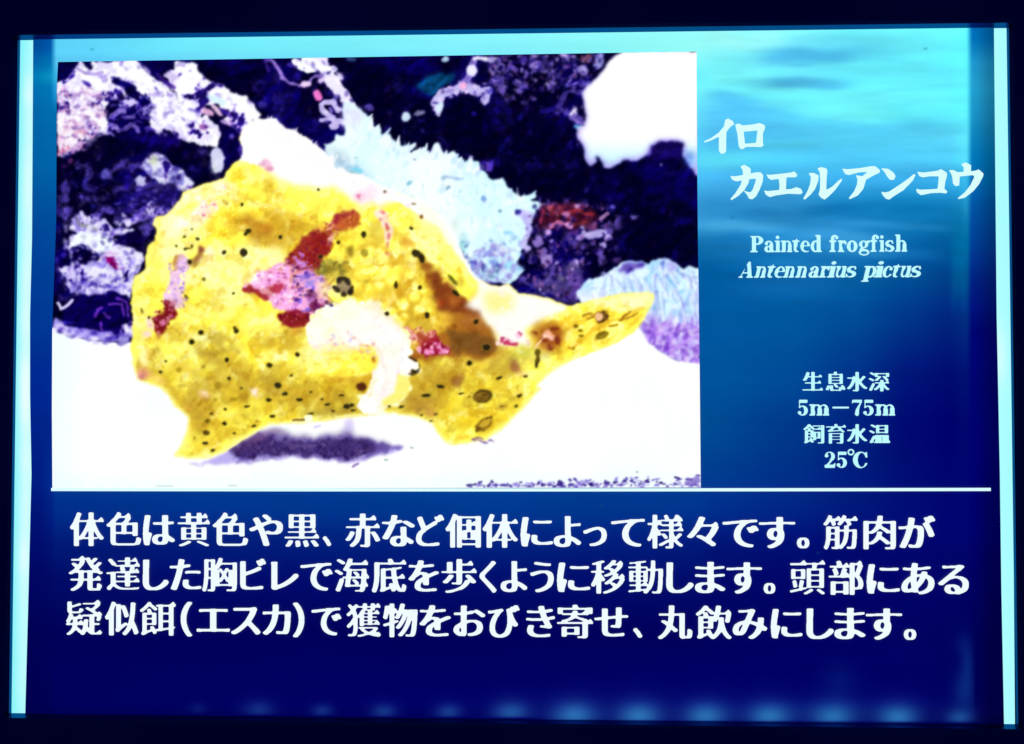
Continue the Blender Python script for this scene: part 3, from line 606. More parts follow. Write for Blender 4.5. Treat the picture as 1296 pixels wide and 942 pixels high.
# bleached back, white mound and pale upper rim
MW = mask([(312,199),(309,186),(303,176),(312,160),(326,152),(346,153),(360,162),(375,168),(396,181),(411,194),(423,213),(436,219),(452,223),(476,234),(492,243),(508,247),(524,253),(540,262),(556,282),(560,292),(536,280),(516,262),(500,256),(486,262),(470,256),(455,262),(440,250),
            (425,238),(405,240),(385,238),(365,233),(350,226),(340,222),(332,212),(324,204),(314,204),(306,208),(298,208)], 4, 3.5)
MWO = mask([(304,203),(309,190),(303,176),(310,160),(326,151),(346,151),(360,161),(375,166),(396,179),(412,192),(425,211),(440,218),(460,224),(480,234),(506,245),(540,258),(562,280),(576,301),(590,329),(602,350),(618,360),(600,354),(572,312),(545,278),(500,254),(450,234),(420,226),(360,215),(330,208)], 2.6, .9)
lay(MWO, (255,253,254))
lay(MW * MF, (255,253,252))
for k in range(46):
    x = r4m.uniform(335, 425); y = 152 + (x - 335) * .62 + 5 * math.sin(x / 4)
    stroke(0, [(x - 6, y + 12), (x + r4m.uniform(-1, 7), y - r4m.uniform(0, 7))], r4m.uniform(1., 2.), (250,248,255), .95, soft=.8, taper=.6)
lay(mask([(233,244),(254,235),(284,228),(296,236),(284,246),(262,256),(250,272),(236,290),(214,300),(205,292),(222,262)], 3, 4) * MF, (255,246,236), .85)
lay(mask(T(4, [(690,130),(760,80),(830,70),(800,110),(740,130),(700,150)]), 2, 2.5) * MF, (255,236,120), .9)
soft(0, 262, 262, 14, 12, (248,214,236), .8, -30, 3); soft(0, 252, 277, 14, 8, (250,228,240), .7, -30, 3)
for x, y, rx, ry in ((850,90,14,6), (845,130,14,9), (905,90,12,5)): soft(4, x, y, rx, ry, (196,70,120), .8, 0, 1.)
lay(mask([(538,259),(559,280),(573,301),(587,329),(599,352),(618,361),(610,352),(590,345),(575,318),(560,298),(545,278),(528,262)], 2, 3) * MF, (255,252,226), .9)
for x, y, rx, ry, c, a in ((1185,640,30,24,(236,170,206),.7), (1210,670,18,18,(216,110,170),.8), (1190,665,10,12,(220,120,170),.7), (1160,630,10,8,(214,140,180),.8)):
    soft(1, x, y, rx, ry, c, a, 30, 1.6)
soft(5, 490, 45, 36, 34, (244,190,226), .8, 0, 3); soft(5, 485, 38, 14, 16, (206,70,110), .9, 0, 1.6)
soft(2, 555, 800, 40, 50, (250,214,238), .6, 0, 4)
fpoly(5, [(560,110),(600,100),(640,130),(660,180),(680,200),(670,250),(650,300),(655,370),(620,390),(605,370),(640,330),(630,260),(620,210),(590,160)], (250,214,216), .9, 2.5, 1.5)
for x, y, rx, ry, r in ((610,122,18,8,20), (640,200,10,24,20), (655,250,10,20,10), (640,290,8,16,0), (645,345,9,14,0), (605,165,10,14,0)): soft(5, x, y, rx, ry, (190,60,70), .75, r, 1.2)
# red band and lilac patch on the flank
fpoly(5, [(85,375),(150,300),(200,255),(250,225),(330,232),(345,290),(330,340),(290,390),(250,430),(170,430),(110,400)], (132,18,26), .92, 4, 2)
fpoly(5, [(90,380),(180,290),(250,280),(240,330),(150,370)], (150,60,40), .6, 4, 3, .45)
fpoly(5, [(338,200),(350,150),(400,125),(480,112),(500,150),(500,195),(440,215),(370,222)], (176,74,36), .9, 3, 2)
fpoly(5, [(340,170),(380,135),(470,118),(470,135),(400,150),(370,185),(345,205)], (150,34,60), .85, 3, 1.4)
soft(5, 335, 215, 34, 26, (170,60,50), .8, -40, 2.5); dabs(mask(T(5, [(300,180),(380,170),(360,260),(310,280)]), 3, 2) * MF, (408, 280, 430, 306), 40, 1.2, 3, [(190,100,80), (150,30,50), (236,170,160)], 231, .7); soft(5, 335, 268, 15, 34, (250,206,206), .7, 20, 1.8); soft(5, 280, 220, 40, 12, (206,110,60), .6, -15, 2.5)
soft(5, 290, 430, 60, 36, (116,110,44), .75, -10, 4); soft(5, 380, 420, 60, 26, (140,134,60), .6, 0, 4)
dabs(mask(T(5, [(235,415),(330,375),(430,398),(445,450),(360,475),(270,480)]), 3, 3) * MF, (392, 325, 446, 354), 90, 1.4, 3.4, [(96,96,40), (150,140,70), (186,170,70), (120,124,60), (206,190,80)], 201, .5)
fpoly(4, [(1060,480),(1120,450),(1180,440),(1285,400),(1350,385),(1400,400),(1430,450),(1500,470),(1530,520),(1520,590),(1560,650),(1500,700),(1460,720),(1340,670),(1240,650),(1190,600),(1140,560),(1070,560)], (236,160,226), .97, 4, 1.6)
lay(mask(T(4, [(1040,470),(1100,440),(1180,450),(1150,500),(1080,520)]), 4, 3) * MF, (255,240,246), .8)
r4 = np.random.RandomState(9)
lil = mask(T(4, [(1130,470),(1285,410),(1400,405),(1490,470),(1530,520),(1520,590),(1560,650),(1500,700),(1340,670),(1240,640),(1180,580)]), 3, 2) * MF
for k in range(240):
    x, y = r4.uniform(322, 418), r4.uniform(328, 405)
    right = x > 372
    c = [(250,190,240), (206,120,214), (190,96,160), (246,214,250)] if not right else [(120,70,196), (150,110,230), (70,30,140), (206,160,240), (190,110,200)]
    lay(mask(ell(0, x, y, r4.uniform(1.4, 3.6), r4.uniform(1.2, 3), 0, 8), 1.5, .7) * lil, c[k % len(c)], .85)
for x, y, rx, ry, c, a in ((30,535,26,16,(170,40,70),.85), (1120-1199+60,560,1,1,(0,0,0),0), (200,470,40,14,(110,90,210),.7), (225,510,26,16,(130,120,226),.8), (240,580,36,30,(110,40,120),.8), (260,640,44,30,(90,10,60),.85), (250,690,26,14,(200,110,160),.8), (340,622,16,12,(60,30,80),.8), (365,625,16,12,(200,180,230),.8), (130,390,26,20,(190,100,190),.7)):
    if a: soft(5, x, y, rx, ry, c, a, 0, 1.6)
fpoly(4, [(1060,530),(1100,515),(1150,540),(1150,570),(1200,580),(1195,610),(1150,585),(1090,560),(1065,560)], (156,36,50), .92, 3, 1.2)
fpoly(4, [(1220,560),(1240,510),(1280,520),(1270,560)], (180,40,70), .85, 3, 1.2)
fpoly(5, [(40,680),(90,665),(160,650),(225,690),(250,710),(200,750),(150,762),(100,745),(70,710)], (124,12,30), .92, 4, 1.8)
soft(5, 130, 770, 50, 14, (176,100,40), .6, 0, 3)
REDM = mask(T(5, [(85,375),(150,300),(200,255),(250,225),(330,232),(345,290),(330,340),(250,430),(170,430),(110,400)]), 4, 3) * MF
dabs(REDM, (355, 290, 425, 345), 150, 1.2, 3.4, [(96,10,30), (160,40,30), (176,70,60), (110,20,60), (140,20,24)], 101, .6)
dabs(mask(T(5, [(85,375),(180,330),(240,400),(230,440),(150,430)]), 3, 3) * MF, (358, 315, 400, 345), 60, 1.2, 2.8, [(206,130,220), (150,80,190), (180,100,190)], 102, .8)
dabs(mask(T(5, [(338,200),(350,150),(480,112),(500,195),(440,215),(370,222)]), 3, 2) * MF, (415, 262, 462, 295), 70, 1.2, 3, [(150,40,50), (200,110,60), (190,80,40), (230,150,110)], 103, .6)
dabs(mask(T(5, [(40,680),(90,665),(160,650),(250,710),(200,750),(100,745)]), 3, 2) * MF, (345, 390, 402, 418), 70, 1.2, 3, [(90,6,40), (150,20,40), (190,80,120), (110,10,20)], 104, .7)
dabs(mask(T(5, [(800,330),(880,430),(990,535),(1165,650),(1240,905),(1050,900),(790,930),(900,800),(960,690),(890,560)]), 4, 3) * MF, (520, 315, 635, 460), 330, 1.8, 5, [(196,110,36), (136,60,26), (176,90,30), (226,160,60), (120,70,40)], 105, .42)
# pale patch with crimson on the left flank
fpoly(4, [(720,350),(780,370),(768,440),(752,500),(745,560),(735,620),(690,660),(645,640),(625,580),(650,520),(660,470),(690,410),(700,370)], (226,184,232), .95, 3, 2)
for k in range(46): 
    lay(mask(ell(4, r4.uniform(650, 755), r4.uniform(380, 640), r4.uniform(6, 16), r4.uniform(5, 10), r4.uniform(0, 90), 8), 1.5, .8) * MF, ((196,150,220), (250,226,246), (156,120,206))[k % 3], .7)
soft(4, 720, 365, 24, 14, (206,150,186), .8, 0, 2); soft(4, 695, 380, 14, 30, (150,80,40), .8, 10, 2); soft(4, 810, 390, 40, 30, (150,110,60), .8, -40, 2.4); soft(4, 840, 330, 22, 16, (110,40,40), .85, -30, 1.6); soft(4, 825, 365, 26, 16, (130,60,40), .7, -40, 2)
soft(4, 880, 335, 26, 30, (255,220,220), .7, 0, 2); soft(4, 860, 385, 30, 12, (250,214,220), .7, 0, 2)
fpoly(4, [(620,600),(650,605),(690,625),(705,680),(660,720),(640,775),(590,780),(585,730),(582,690),(625,680),(640,640)], (116,10,22), .95, 3.5, 1.4)
for x, y, rx, ry, c in ((630,720,14,10,(220,130,190)), (600,700,8,14,(180,60,120)), (655,700,10,16,(220,140,190)), (565,730,22,40,(252,214,226)), (570,740,10,10,(206,110,170)), (545,780,16,16,(250,206,214)), (680,620,14,20,(200,130,170)), (610,790,14,20,(180,120,60))):
    soft(4, x, y, rx, ry, c, .85, 0, 1.3)
soft(7, 385, 95, 20, 34, (255,232,214), .85, 0, 2.4); soft(7, 375, 165, 24, 26, (226,150,130), .85, 10, 2.4); soft(7, 370, 180, 16, 16, (190,110,130), .7, 0, 2); soft(7, 430, 185, 40, 14, (246,190,130), .6, 20, 3)
soft(7, 615, 248, 26, 18, (250,214,190), .8, 10, 2.); soft(7, 812, 240, 20, 16, (252,220,226), .9, 30, 1.8); soft(7, 560, 300, 14, 5, (226,150,60), .8, 20, 1.5)
soft(4, 1180, 210, 50, 34, (190,120,30), .7, 20, 3); soft(4, 1110, 180, 50, 22, (176,116,40), .6, 20, 3); soft(4, 955, 70, 22, 12, (170,140,50), .7, 40, 2)
soft(4, 1240, 280, 80, 22, (190,140,40), .6, 10, 4)
# rusty stripe to the tail
fpoly(5, [(800,330),(850,365),(880,430),(925,490),(990,535),(1080,600),(1165,650),(1195,740),(1230,860),(1240,905),(1150,930),(1050,900),(960,915),(790,930),(755,880),(780,840),(900,800),(960,770),(1000,740),(960,690),(900,660),(890,560),(840,440)], (156,92,26), .88, 5, 4.)
fpoly(5, [(850,370),(900,450),(990,540),(1080,600),(1165,650),(1160,690),(1060,680),(960,660),(900,640),(895,560),(880,480)], (120,52,20), .85, 6, 3)
fpoly(5, [(980,560),(1060,600),(1080,640),(980,640),(930,600)], (186,104,36), .6, 5, 4)
fpoly(5, [(1090,660),(1160,690),(1180,760),(1080,760),(1040,720)], (170,104,50), .6, 5, 4)
fpoly(5, [(960,760),(1080,790),(1200,780),(1230,860),(1240,905),(1060,890),(980,870)], (110,72,30), .8, 6, 3.5)
soft(5, 960, 710, 44, 40, (226,176,60), .7, 0, 3); soft(5, 760, 290, 40, 18, (206,130,40), .7, 20, 3); soft(5, 610, 430, 30, 50, (206,150,50), .5, 0, 4); soft(5, 840, 740, 60, 30, (170,150,60), .6, 0, 4)
soft(5, 930, 620, 26, 14, (150,50,20), .7, 30, 2); soft(5, 800, 770, 60, 12, (250,226,180), .5, 10, 2)
dabs(mask(T(4, [(620,600),(690,625),(705,680),(640,775),(590,780),(582,690)]), 3, 2) * MF, (190, 378, 228, 424), 60, 1.2, 2.8, [(150,30,60), (210,120,170), (90,4,20), (190,90,130)], 106, .65)
# magenta bit behind the fin
fpoly(5, [(725,742),(800,778),(910,768),(915,800),(950,830),(990,870),(985,900),(900,905),(850,905),(820,870),(760,810)], (140,10,50), .92, 3, 1.3)
for x, y, rx, ry, r in ((790,800,26,24,0), (925,850,44,22,35), (870,885,26,14,0), (760,760,26,10,20), (880,790,26,8,-20), (960,880,24,16,0), (820,870,20,10,40)): soft(5, x, y, rx, ry, (240,156,214), .9, r, 1.)
soft(5, 800, 905, 46, 10, (140,60,30), .6, 10, 2)
dabs(mask(T(5, [(725,742),(910,768),(990,870),(985,900),(850,905),(760,810)]), 3, 2) * MF, (508, 412, 572, 452), 110, 1.2, 2.8, [(250,180,226), (190,50,110), (120,4,40), (214,110,170)], 107, .7)
# white saddle before the tail, yellow knob
SADDLE = mask(T(6, [(-60,470),(60,495),(150,555),(420,630),(290,700),(190,770),(205,850),(60,850),(10,760),(-60,660),(-130,640)]), 2, 2)
lay(mask(T(6, [(-60,470),(60,495),(130,515),(150,555),(250,575),(420,630),(400,665),(290,700),(220,735),(190,770),(215,800),(205,850),(150,840),(120,850),(60,850),(30,810),(10,760),(-40,700),(-60,660),(-130,640),(-70,560)]), 2.5, 3) * MF, (255,253,250), .97)
lay(mask(T(6, [(-40,560),(0,545),(60,555),(120,570),(135,620),(100,660),(20,675),(-30,640)]), 3, 5) * MF, (255,244,150), .95)
for x, y, rx, ry in ((95,832,30,18), (130,835,20,12), (165,780,16,12), (60,815,14,10)): soft(6, x, y, rx, ry, (190,30,80), .85, 0, 1.)
for x, y, rx, ry in ((75,815,14,8), (110,820,12,8), (150,790,22,16), (200,830,14,20), (40,830,12,16)): soft(6, x, y, rx, ry, (250,206,226), .85, 0, 1.)
# tail fin
soft(6, 320, 790, 92, 76, (190,120,36), .85, 0, 5); soft(6, 330, 800, 60, 60, (146,70,30), .75, 0, 5); soft(6, 250, 780, 30, 30, (170,110,30), .7, 0, 4)
fpoly(6, [(300,770),(320,745),(335,780),(360,800),(352,828),(325,810),(300,800),(270,830),(285,800)], (250,190,190), .97, 1.5, 1)
stroke(6, [(300,800),(270,830),(245,860)], 5, (246,206,170), .9)
for x, y in ((350,750), (375,820), (300,830), (240,780), (330,860)): soft(6, x, y, 16, 12, (110,30,20), .75, 20, 1.3)
soft(6, 180, 880, 60, 34, (196,190,70), .7, 0, 4); soft(6, 120, 930, 30, 24, (150,130,50), .6, 0, 3); soft(8, 525, 135, 24, 16, (150,90,60), .8, 10, 2); soft(8, 560, 160, 30, 10, (240,200,160), .8, 10, 2)
fpoly(6, [(560,600),(700,575),(890,572),(880,600),(840,640),(780,650),(700,670),(640,640),(580,630)], (255,248,200), .85, 2, 3)
fpoly(6, [(420,690),(560,640),(700,690),(830,640),(800,700),(650,800),(500,860),(400,900),(420,780)], (246,206,56), .6, 3, 4)
for p in ([(450,860),(560,760),(700,700),(830,640)], [(420,760),(540,690),(640,650)], [(620,830),(730,760),(820,690)]): stroke(6, p, 12, (206,150,30), .35, warp=3, soft=3)
for p in ([(505,688),(550,672)], [(700,710),(760,660)], [(600,720),(640,710)], [(530,700),(560,690)], [(740,700),(800,670)], [(655,740),(690,735)]): stroke(6, p, 6, (150,100,30), .6, warp=2, soft=1.4)
# pectoral fin
FIN = [(389,410),(398,402),(407,400),(408,390),(414,386),(424,387),(433,384),(443,377),(451,382),(457,387),(466,383),(477,385),(485,391),(489,396),(497,398),(503,404),(508,415),(516,424),(519,434),(519,446),(517,453),(522,458),(528,462),(528,468),(520,471),(516,474),(517,482),(518,492),
       (510,507),(500,512),(490,515),(482,521),(470,524),(462,520),(453,513),(458,503),(468,492),(471,478),(473,464),(470,452),(460,446),(446,446),(430,450),(415,450),(402,446),(392,436),(388,422)]
MFIN = mask(FIN, 1.6, .9)
for k, (x, y) in enumerate(FIN[:36]):
    if k % 2: blob(0, x, y, 3.5 + (k % 3), 3.5, (255,252,252), .9, 0, 2.5, 1.2)
lay(MFIN, mix((255,253,252), (255,240,244), step(n_mid, .5, .7)))
for p, c, a in (([(398,440),(420,432),(440,438),(460,446)], (240,150,130), .7), ([(420,440),(430,430)], (206,90,90), .7), ([(440,425),(452,430),(462,440)], (240,170,150), .7), ([(480,440),(490,470),(486,500)], (250,190,196), .7), ([(495,430),(505,460),(503,490)], (246,196,206), .6), ([(470,430),(482,450)], (246,186,170), .7),
                ([(500,485),(495,505)], (240,170,186), .7), ([(452,420),(470,412)], (250,214,236), .7), ([(475,480),(470,500),(463,512)], (246,206,120), .8), ([(440,424),(446,424)], (150,130,220), .6), ([(418,436),(432,446)], (230,130,110), .6), ([(508,440),(512,462)], (240,190,214), .6)):
    stroke(0, p, 2.2, c, a * .45, warp=3.5, soft=2.6)
lay(mask([(500,490),(516,478),(518,492),(508,507),(492,514),(478,521),(484,508)], 1.5, 3), (255,246,170), .8)
lay(mask([(408,415),(420,410),(424,420),(416,430),(409,425)], 2, 2.5), (255,244,180), .7)
dabs(MFIN, (388, 380, 525, 520), 160, 1.4, 3.6, [(255,255,255), (255,255,255), (255,232,236), (250,214,214), (236,206,236), (255,250,226)], 108, .5)
r8 = np.random.RandomState(88)
for k, (x, y) in enumerate([(396,402),(404,394),(413,389),(424,386),(436,383),(447,380),(459,385),(470,383),(481,387),(491,393),(500,400),(508,410),(514,421),(518,433),(519,445)]):
    cx_, cy_ = 450, 452
    dx, dy = cx_ - x, cy_ - y; L = math.hypot(dx, dy); dx /= L; dy /= L
    blob(0, x + dx * 2, y + dy * 2, 5.5, 5.5, (255,254,252), .95, 0, 1.5, 1.)
    for q in (8, 15, 23, 31):
        blob(0, x + dx * q + r8.uniform(-2, 2), y + dy * q + r8.uniform(-2, 2), 4.2, 3.4, (255,252,250), .8, 0, 2, 1.3)
        blob(0, x + dx * q - dy * 4.5, y + dy * q + dx * 4.5, 2.2, 3.2, (244,200,206), r8.uniform(0, .4), r8.uniform(0, 180), 3, 1.6)
for k in range(9):
    y = 455 + k * 6
    blob(0, 498 - k * .9, y, 9, 3, (255,250,246), .7, -20, 2, 1.2); blob(0, 496 - k, y + 3, 8, 1.6, (240,190,196), r8.uniform(0, .4), r8.uniform(-45, 10), 3, 1.5)
# yellow inner face of the fin
lay(mask([(402,452),(412,447),(430,447),(448,441),(462,436),(474,442),(479,455),(477,468),(470,470),(452,476),(420,476),(400,470)], 2.5, 2.2) * np.clip(MF + MFIN, 0, 1), (255,226,66), .95)
for x, y in ((450,455), (447,471), (474,458)): blob(0, x, y, 2.5, 2, (206,140,40), .8)
blob(0, 391, 530, 6, 6, (255,255,255)); stroke(0, [(372,532),(385,531)], 1.5, (120,90,60), .8)
lay(mask([(392,418),(408,398),(440,392),(470,400),(480,420),(462,440),(440,446),(410,450),(396,440)], 5, 5) * MF, (255,252,244), .55)
lay(mask([(400,440),(430,436),(450,440),(470,448),(474,464),(440,474),(405,470)], 5, 4) * MF, (255,232,84), .6)
lay(mask([(504,474),(516,476),(520,488),(515,502),(500,512),(486,514),(484,508),(500,496)], 1.5, 1.4), (255,236,110), .85)
lay(mask([(455,508),(466,503),(476,507),(478,517),(470,524),(460,522),(453,516)], 1.2, 1.2), (255,254,252), .95)
lay(mask([(517,454),(524,458),(530,461),(530,466),(522,471),(516,473),(522,476),(530,472),(532,463),(527,455),(519,451)], 1, .8), (40,26,16), .75)
lay(mask([(512,450),(520,456),(529,459),(529,466),(519,469),(511,472)], 1, .8), (255,253,252))
dabs(mask([(412,425),(440,418),(470,430),(480,450),(470,455),(440,440),(414,446)], 3, 3) * MF, (405, 415, 482, 455), 60, 1.2, 2.6, [(240,170,150), (226,130,120), (255,236,236), (200,180,240), (255,255,255)], 221, .5, 1.4)
# toes under the rear foot
for x, y, rx, ry in ((375,425,16,6), (405,432,20,6), (435,426,14,4), (390,415,20,5)): blob(8, x, y, rx, ry, (120,80,150), .8, 10, 2.5)
blob(8, 330, 412, 26, 8, (240,180,60), .8, 0, 2, 2)
# dark pores
BK = (34,26,10); OL = (110,100,26)
def spot(t, x, y, rx, ry=None, rot=0., col=BK, a=.96):
    ry = ry or rx
    s_ = TILES[t][2]
    lay(mask(ell(t, x, y, rx + .7 * s_, ry + .7 * s_, rot), 1.2, 1.1), OL if col is BK else col, .42 * a)
    lay(mask(ell(t, x, y, rx * .92, ry * .92, rot), 1.0, .75), col, a * .93)
for q in ((1057,80,9), (1090,228,13,17,40), (1078,242,10), (1265,258,12), (1067,342,22,23), (962,342,9,14,35), (788,215,5), (745,258,9,5), (819,269,10), (700,306,6), (748,322,7), (785,309,7), (775,392,15), (1012,565,6), (1018,750,9,8), (1028,764,13,12), (836,772,13,10,20), (785,828,13,12), (976,922,12,10), (557,695,7), (758,585,4,14,-30), (765,320,30,2)):
    spot(4, *q)
for q in ((850,487,11), (515,655,6,14,-10), (645,930,4)): spot(4, *q, col=OL)
for q in ((378,287,9), (285,368,13), (518,245,14,19), (775,212,11,7,40), (805,350,30,22,30), (830,375,18,28,-20), (690,521,8,16), (820,530,10,13,-20), (1015,562,26,12,35), (862,682,12,16), (642,675,12,9), (1128,718,14), (1180,857,21,18), (1088,940,13), (272,2,5), (632,12,8,5), (270,770-768,4)):
    spot(5, *q)
soft(5, 445, 338, 26, 28, (116,90,20), .85, 0, 2.2); spot(5, 1000, 490, 38, 10, 50, (90,90,20)); spot(5, 1010, 743, 12, 14, 0, (136,80,20)); spot(5, 158, 893, 13, 10, 0, (100,80,10)); spot(5, 830, 150, 9, 12, 20, (140,90,20)); spot(5, 570, 920, 8, 10, 0, (180,120,30)); spot(5, 790, 80, 14, 3, 0, (120,110,40))
soft(5, 535, 510, 16, 16, (150,130,40), .7, 0, 1.5); soft(5, 920, 280, 5, 5, (200,180,60), .8, 0, 1)
for q in ((567,42,9,10), (703,110,9,8), (870,132,12,9), (978,90,9,8), (443,157,7,5), (713,182,8,6), (901,208,14,12), (930,243,13,7), (760,222,6,3), (865,268,12,6), (780,292,13,4), (697,302,9,4), (985,265,13,7), (1095,286,11,6,-15), (1170,292,14,9), (1190,287,12,8,-15), (642,320,6,4), (694,358,9,6), (618,434,13,6,-10), (880,332,11,6,-15), (733,397,7,3), (645,462,9,6,-30), (808,367,9,4), (1030,320,15,3), (1150,250,13,3), (953,170,7,5), (602,2,10,6), (740,0,8,5), (1115,308,8,3), (1072,265,5,3), (1030,235,6,3), (1195,307,11,4), (465,115,4,3)):
    spot(7, *q)
spot(7, 1228, 215, 20, 17, 0, (74,30,12)); spot(7, 622, 394, 13, 8, 0, (80,56,10)); spot(7, 628, 349, 10, 8, 0, (110,90,20))
for q in ((515,150,13,11), (667,210,15,12), (728,262,15,8), (612,135,10,8), (655,265,9,6), (575,415,6,6), (820,350,8,4)): spot(7, *q, col=(160,130,30), a=.8)
for q in ((418,62,15,12), (351,122,9,8), (618,122,6,22,10), (238,213,17,7,8), (470,182,13,5,-20), (570,174,10,5), (185,247,19,7,-3), (549,250,11,6,-20), (533,292,8,5,-20), (320,242,12,3,-8), (88,294,12,5,-25), (40,292,6,4), (222,320,9,4), (165,325,5,3), (205,348,6,3), (134,154,14,7,10)):
    spot(8, *q)
spot(8, 618, 85, 8, 12, 20, (84,70,24)); soft(8, 303, 192, 26, 20, (146,90,50), .8, 0, 2.); soft(8, 320, 175, 8, 10, (180,130,60), .7, 0, 1.5); soft(8, 200, 315, 30, 12, (180,120,70), .7, 0, 3); soft(8, 150, 310, 12, 6, (120,70,60), .7, 0, 2)
soft(8, 450, 110, 10, 26, (200,160,60), .6, 0, 2); spot(8, 480, 297, 12, 11, 0, (196,160,50), .8); spot(8, 478, 292, 9, 4, 0, (120,90,30)); soft(8, 548, 212, 6, 4, (150,120,30), .8, 0, 1)
spot(8, 404, 252, 38, 26, -12, (70,50,10)); spot(8, 400, 254, 30, 18, -12, (134,98,30), .9); spot(8, 412, 246, 14, 5, -10, (96,70,14), .7); spot(8, 395, 262, 16, 4, 0, (96,70,14), .7); soft(8, 355, 255, 6, 10, (90,60,10), .8, 0, 1)
spot(8, 409, 362, 38, 21, -33, (130,96,20)); spot(8, 415, 356, 28, 12, -33, (206,166,50), .85)
for x, y in ((395,375), (385,380), (425,345), (435,340), (380,370), (410,380)): soft(8, x, y, 7, 4, (84,60,10), .8, -30, .9)
for q in ((465,740,12,9), (490,765,11,8,10), (495,793,14,5,-15), (258,918,9,24,10), (262,880,14,16,0), (450,862,7,4)): spot(6, *q, col=(96,76,14))
spot(6, 605, 692, 36, 30, 0, (96,60,20)); spot(6, 592, 690, 22, 22, 0, (240,190,150), .9); soft(6, 632, 696, 10, 12, (50,30,10), .9, 0, 1.); soft(6, 605, 716, 24, 5, (80,50,20), .8, 0, 1.); soft(6, 620, 664, 16, 5, (60,40,20), .8, 0, 1.); soft(6, 560, 680, 8, 6, (140,90,30), .7, 0, 1.2)
spot(6, 605, 790, 38, 19, -22, (116,96,20)); spot(6, 608, 792, 22, 8, -22, (166,136,36), .7); spot(6, 715, 706, 20, 6, -20, (170,120,20), .8); spot(6, 430, 858, 12, 4, 20, (170,110,20), .8)
dabs(mask([(222,262),(243,240),(268,231),(286,227),(300,232),(280,262),(250,285),(215,296),(200,290)], 2, 3) * MF, (200, 225, 300, 300), 120, 1.2, 3.4, [(255,236,244), (255,222,240), (246,196,226), (255,250,236), (255,244,170)], 120, .6)
dabs(mask([(425,228),(480,236),(540,260),(560,285),(520,270),(490,262),(440,250)], 2, 3) * MF, (420, 225, 560, 285), 90, 1.2, 3.4, [(255,236,244), (255,250,236), (255,246,190), (250,216,236)], 121, .55)
dabs(mask([(640,365),(718,388),(665,430),(628,430),(612,380)], 2, 3) * MF, (610, 362, 720, 440), 70, 1.2, 3, [(255,255,255), (255,244,246), (255,236,226)], 122, .6)
LM = mask([(440,330),(470,300),(520,330),(545,370),(560,420),(530,440),(505,410),(470,385),(440,370)], 4, 6) * MF * (1 - step(-C[..., 2], -255, -150) * 0)
r6 = np.random.RandomState(61)
lay(LM * .4, (216,168,44))
for k in range(70):
    x, y = r6.uniform(440, 560), r6.uniform(300, 440)
    rr = r6.uniform(4.5, 9)
    lay(mask(ell(0, x, y, rr, rr * .9, 0, 10), 1.5, 1.8) * LM, (250,222,64), .7); lay(mask(ell(0, x - 1, y - 1.5, rr * .6, rr * .5, 0, 10), 1, 1.8) * LM, (255,246,124), .7)
for (x, y, rx, ry) in ((502,361,2.2,4), (532,364,2.5,3), (541,399,3,4), (490,397,3,2.2), (462,320,5,5)): lay(mask(ell(0, x, y, rx, ry), .8, .8) * MF, (44,34,12), .95 if rx < 4.5 else .35)
# the eye
soft(5, 330, 545, 70, 50, (236,216,140), .65, 20, 4)
stroke(5, [(300,560),(340,600),(380,620)], 5, (170,110,50), .5, warp=3, soft=2); stroke(5, [(330,520),(360,480)], 6, (200,160,80), .6)
spot(5, 410, 525, 42, 42, 0, (118,96,66), .8); soft(5, 405, 530, 34, 34, (150,128,98), .95, 0, 1.2); soft(5, 420, 550, 20, 18, (140,120,90), .9, 0, 1.2); soft(5, 395, 500, 12, 12, (100,80,60), .8, 0, 1.)
for q in ((395,483,28,13,-10), (428,500,14,24,-30), (380,498,15,12,0), (452,548,14,24,10), (440,556,10,14,30), (408,572,16,14,0), (368,541,24,12,38), (352,530,8,8,0)): spot(5, *q, col=(34,24,22), a=.85)
soft(5, 405, 505, 12, 6, (150,140,60), .8, 0, 1.)
blob(5, 345, 628, 12, 9, (60,40,90), .9); blob(5, 368, 628, 13, 8, (226,216,250), .9); blob(5, 318, 612, 12, 8, (90,50,100), .8)
# tonal relief of the skin and the reef, as the camera caught it in the printed picture
em = fbm(PH, PW, 9, 301, 3); em = blur(em, .8)
rel = np.roll(em, 2, 0) - np.roll(em, -2, 0) + .6 * (np.roll(em, 2, 1) - np.roll(em, -2, 1))
em2 = blur(fbm(PH, PW, 20, 302, 3), 1.2); rel2 = np.roll(em2, 4, 0) - np.roll(em2, -4, 0) + .6 * (np.roll(em2, 4, 1) - np.roll(em2, -4, 1))
skin = np.clip(MF - np.clip(blur(MW, 2) + blur(MWO, 2) + blur(SADDLE, 2), 0, 1), 0, 1) * (1 - .8 * MFIN)
lumv = C.mean(2) / 255.
hl = step(fbm(PH, PW, 26, 401, 4), .50, .66) * skin * (1 - shade * .7) * step(C[..., 1], 185, 215)
C = C + (np.array((255, 248, 96.)) - C) * (hl * .55)[..., None]
hl = step(fbm(PH, PW, 40, 402, 4), .54, .68) * skin * (1 - shade * .8) * step(C[..., 1], 195, 225)
C = C + (np.array((255, 252, 176.)) - C) * (hl * .5)[..., None]
edge = (step(blur(MF, 4), .04, .5) * (1 - MF) * step(YY, 430, 470))[..., None]
C = C * (1 - .35 * edge) + np.array((255, 252, 214.)) * .35 * edge
C = C * (1 + skin[..., None] * np.array((.055, .075, .02)))
k = (np.clip(rel * .15 + rel2 * .12, -.09, .07) * skin)[..., None]
C = C * (1 + k * np.array((.75, .95, 1.5)))
k = (np.clip(rel * .8 + rel2 * .5, -.45, .4) * (1 - np.clip(np.maximum(MF, MS), 0, 1)) * np.clip(1.25 - lumv * 1.35, .04, 1))[..., None]
C = C * (1 + k)
dk = step(fbm(PH, PW, 15, 303, 4), .55, .70) * skin * step(blur(skin, 6), .6, 1.)
C = C * (1 - dk[..., None] * np.array((.07, .12, .28)))
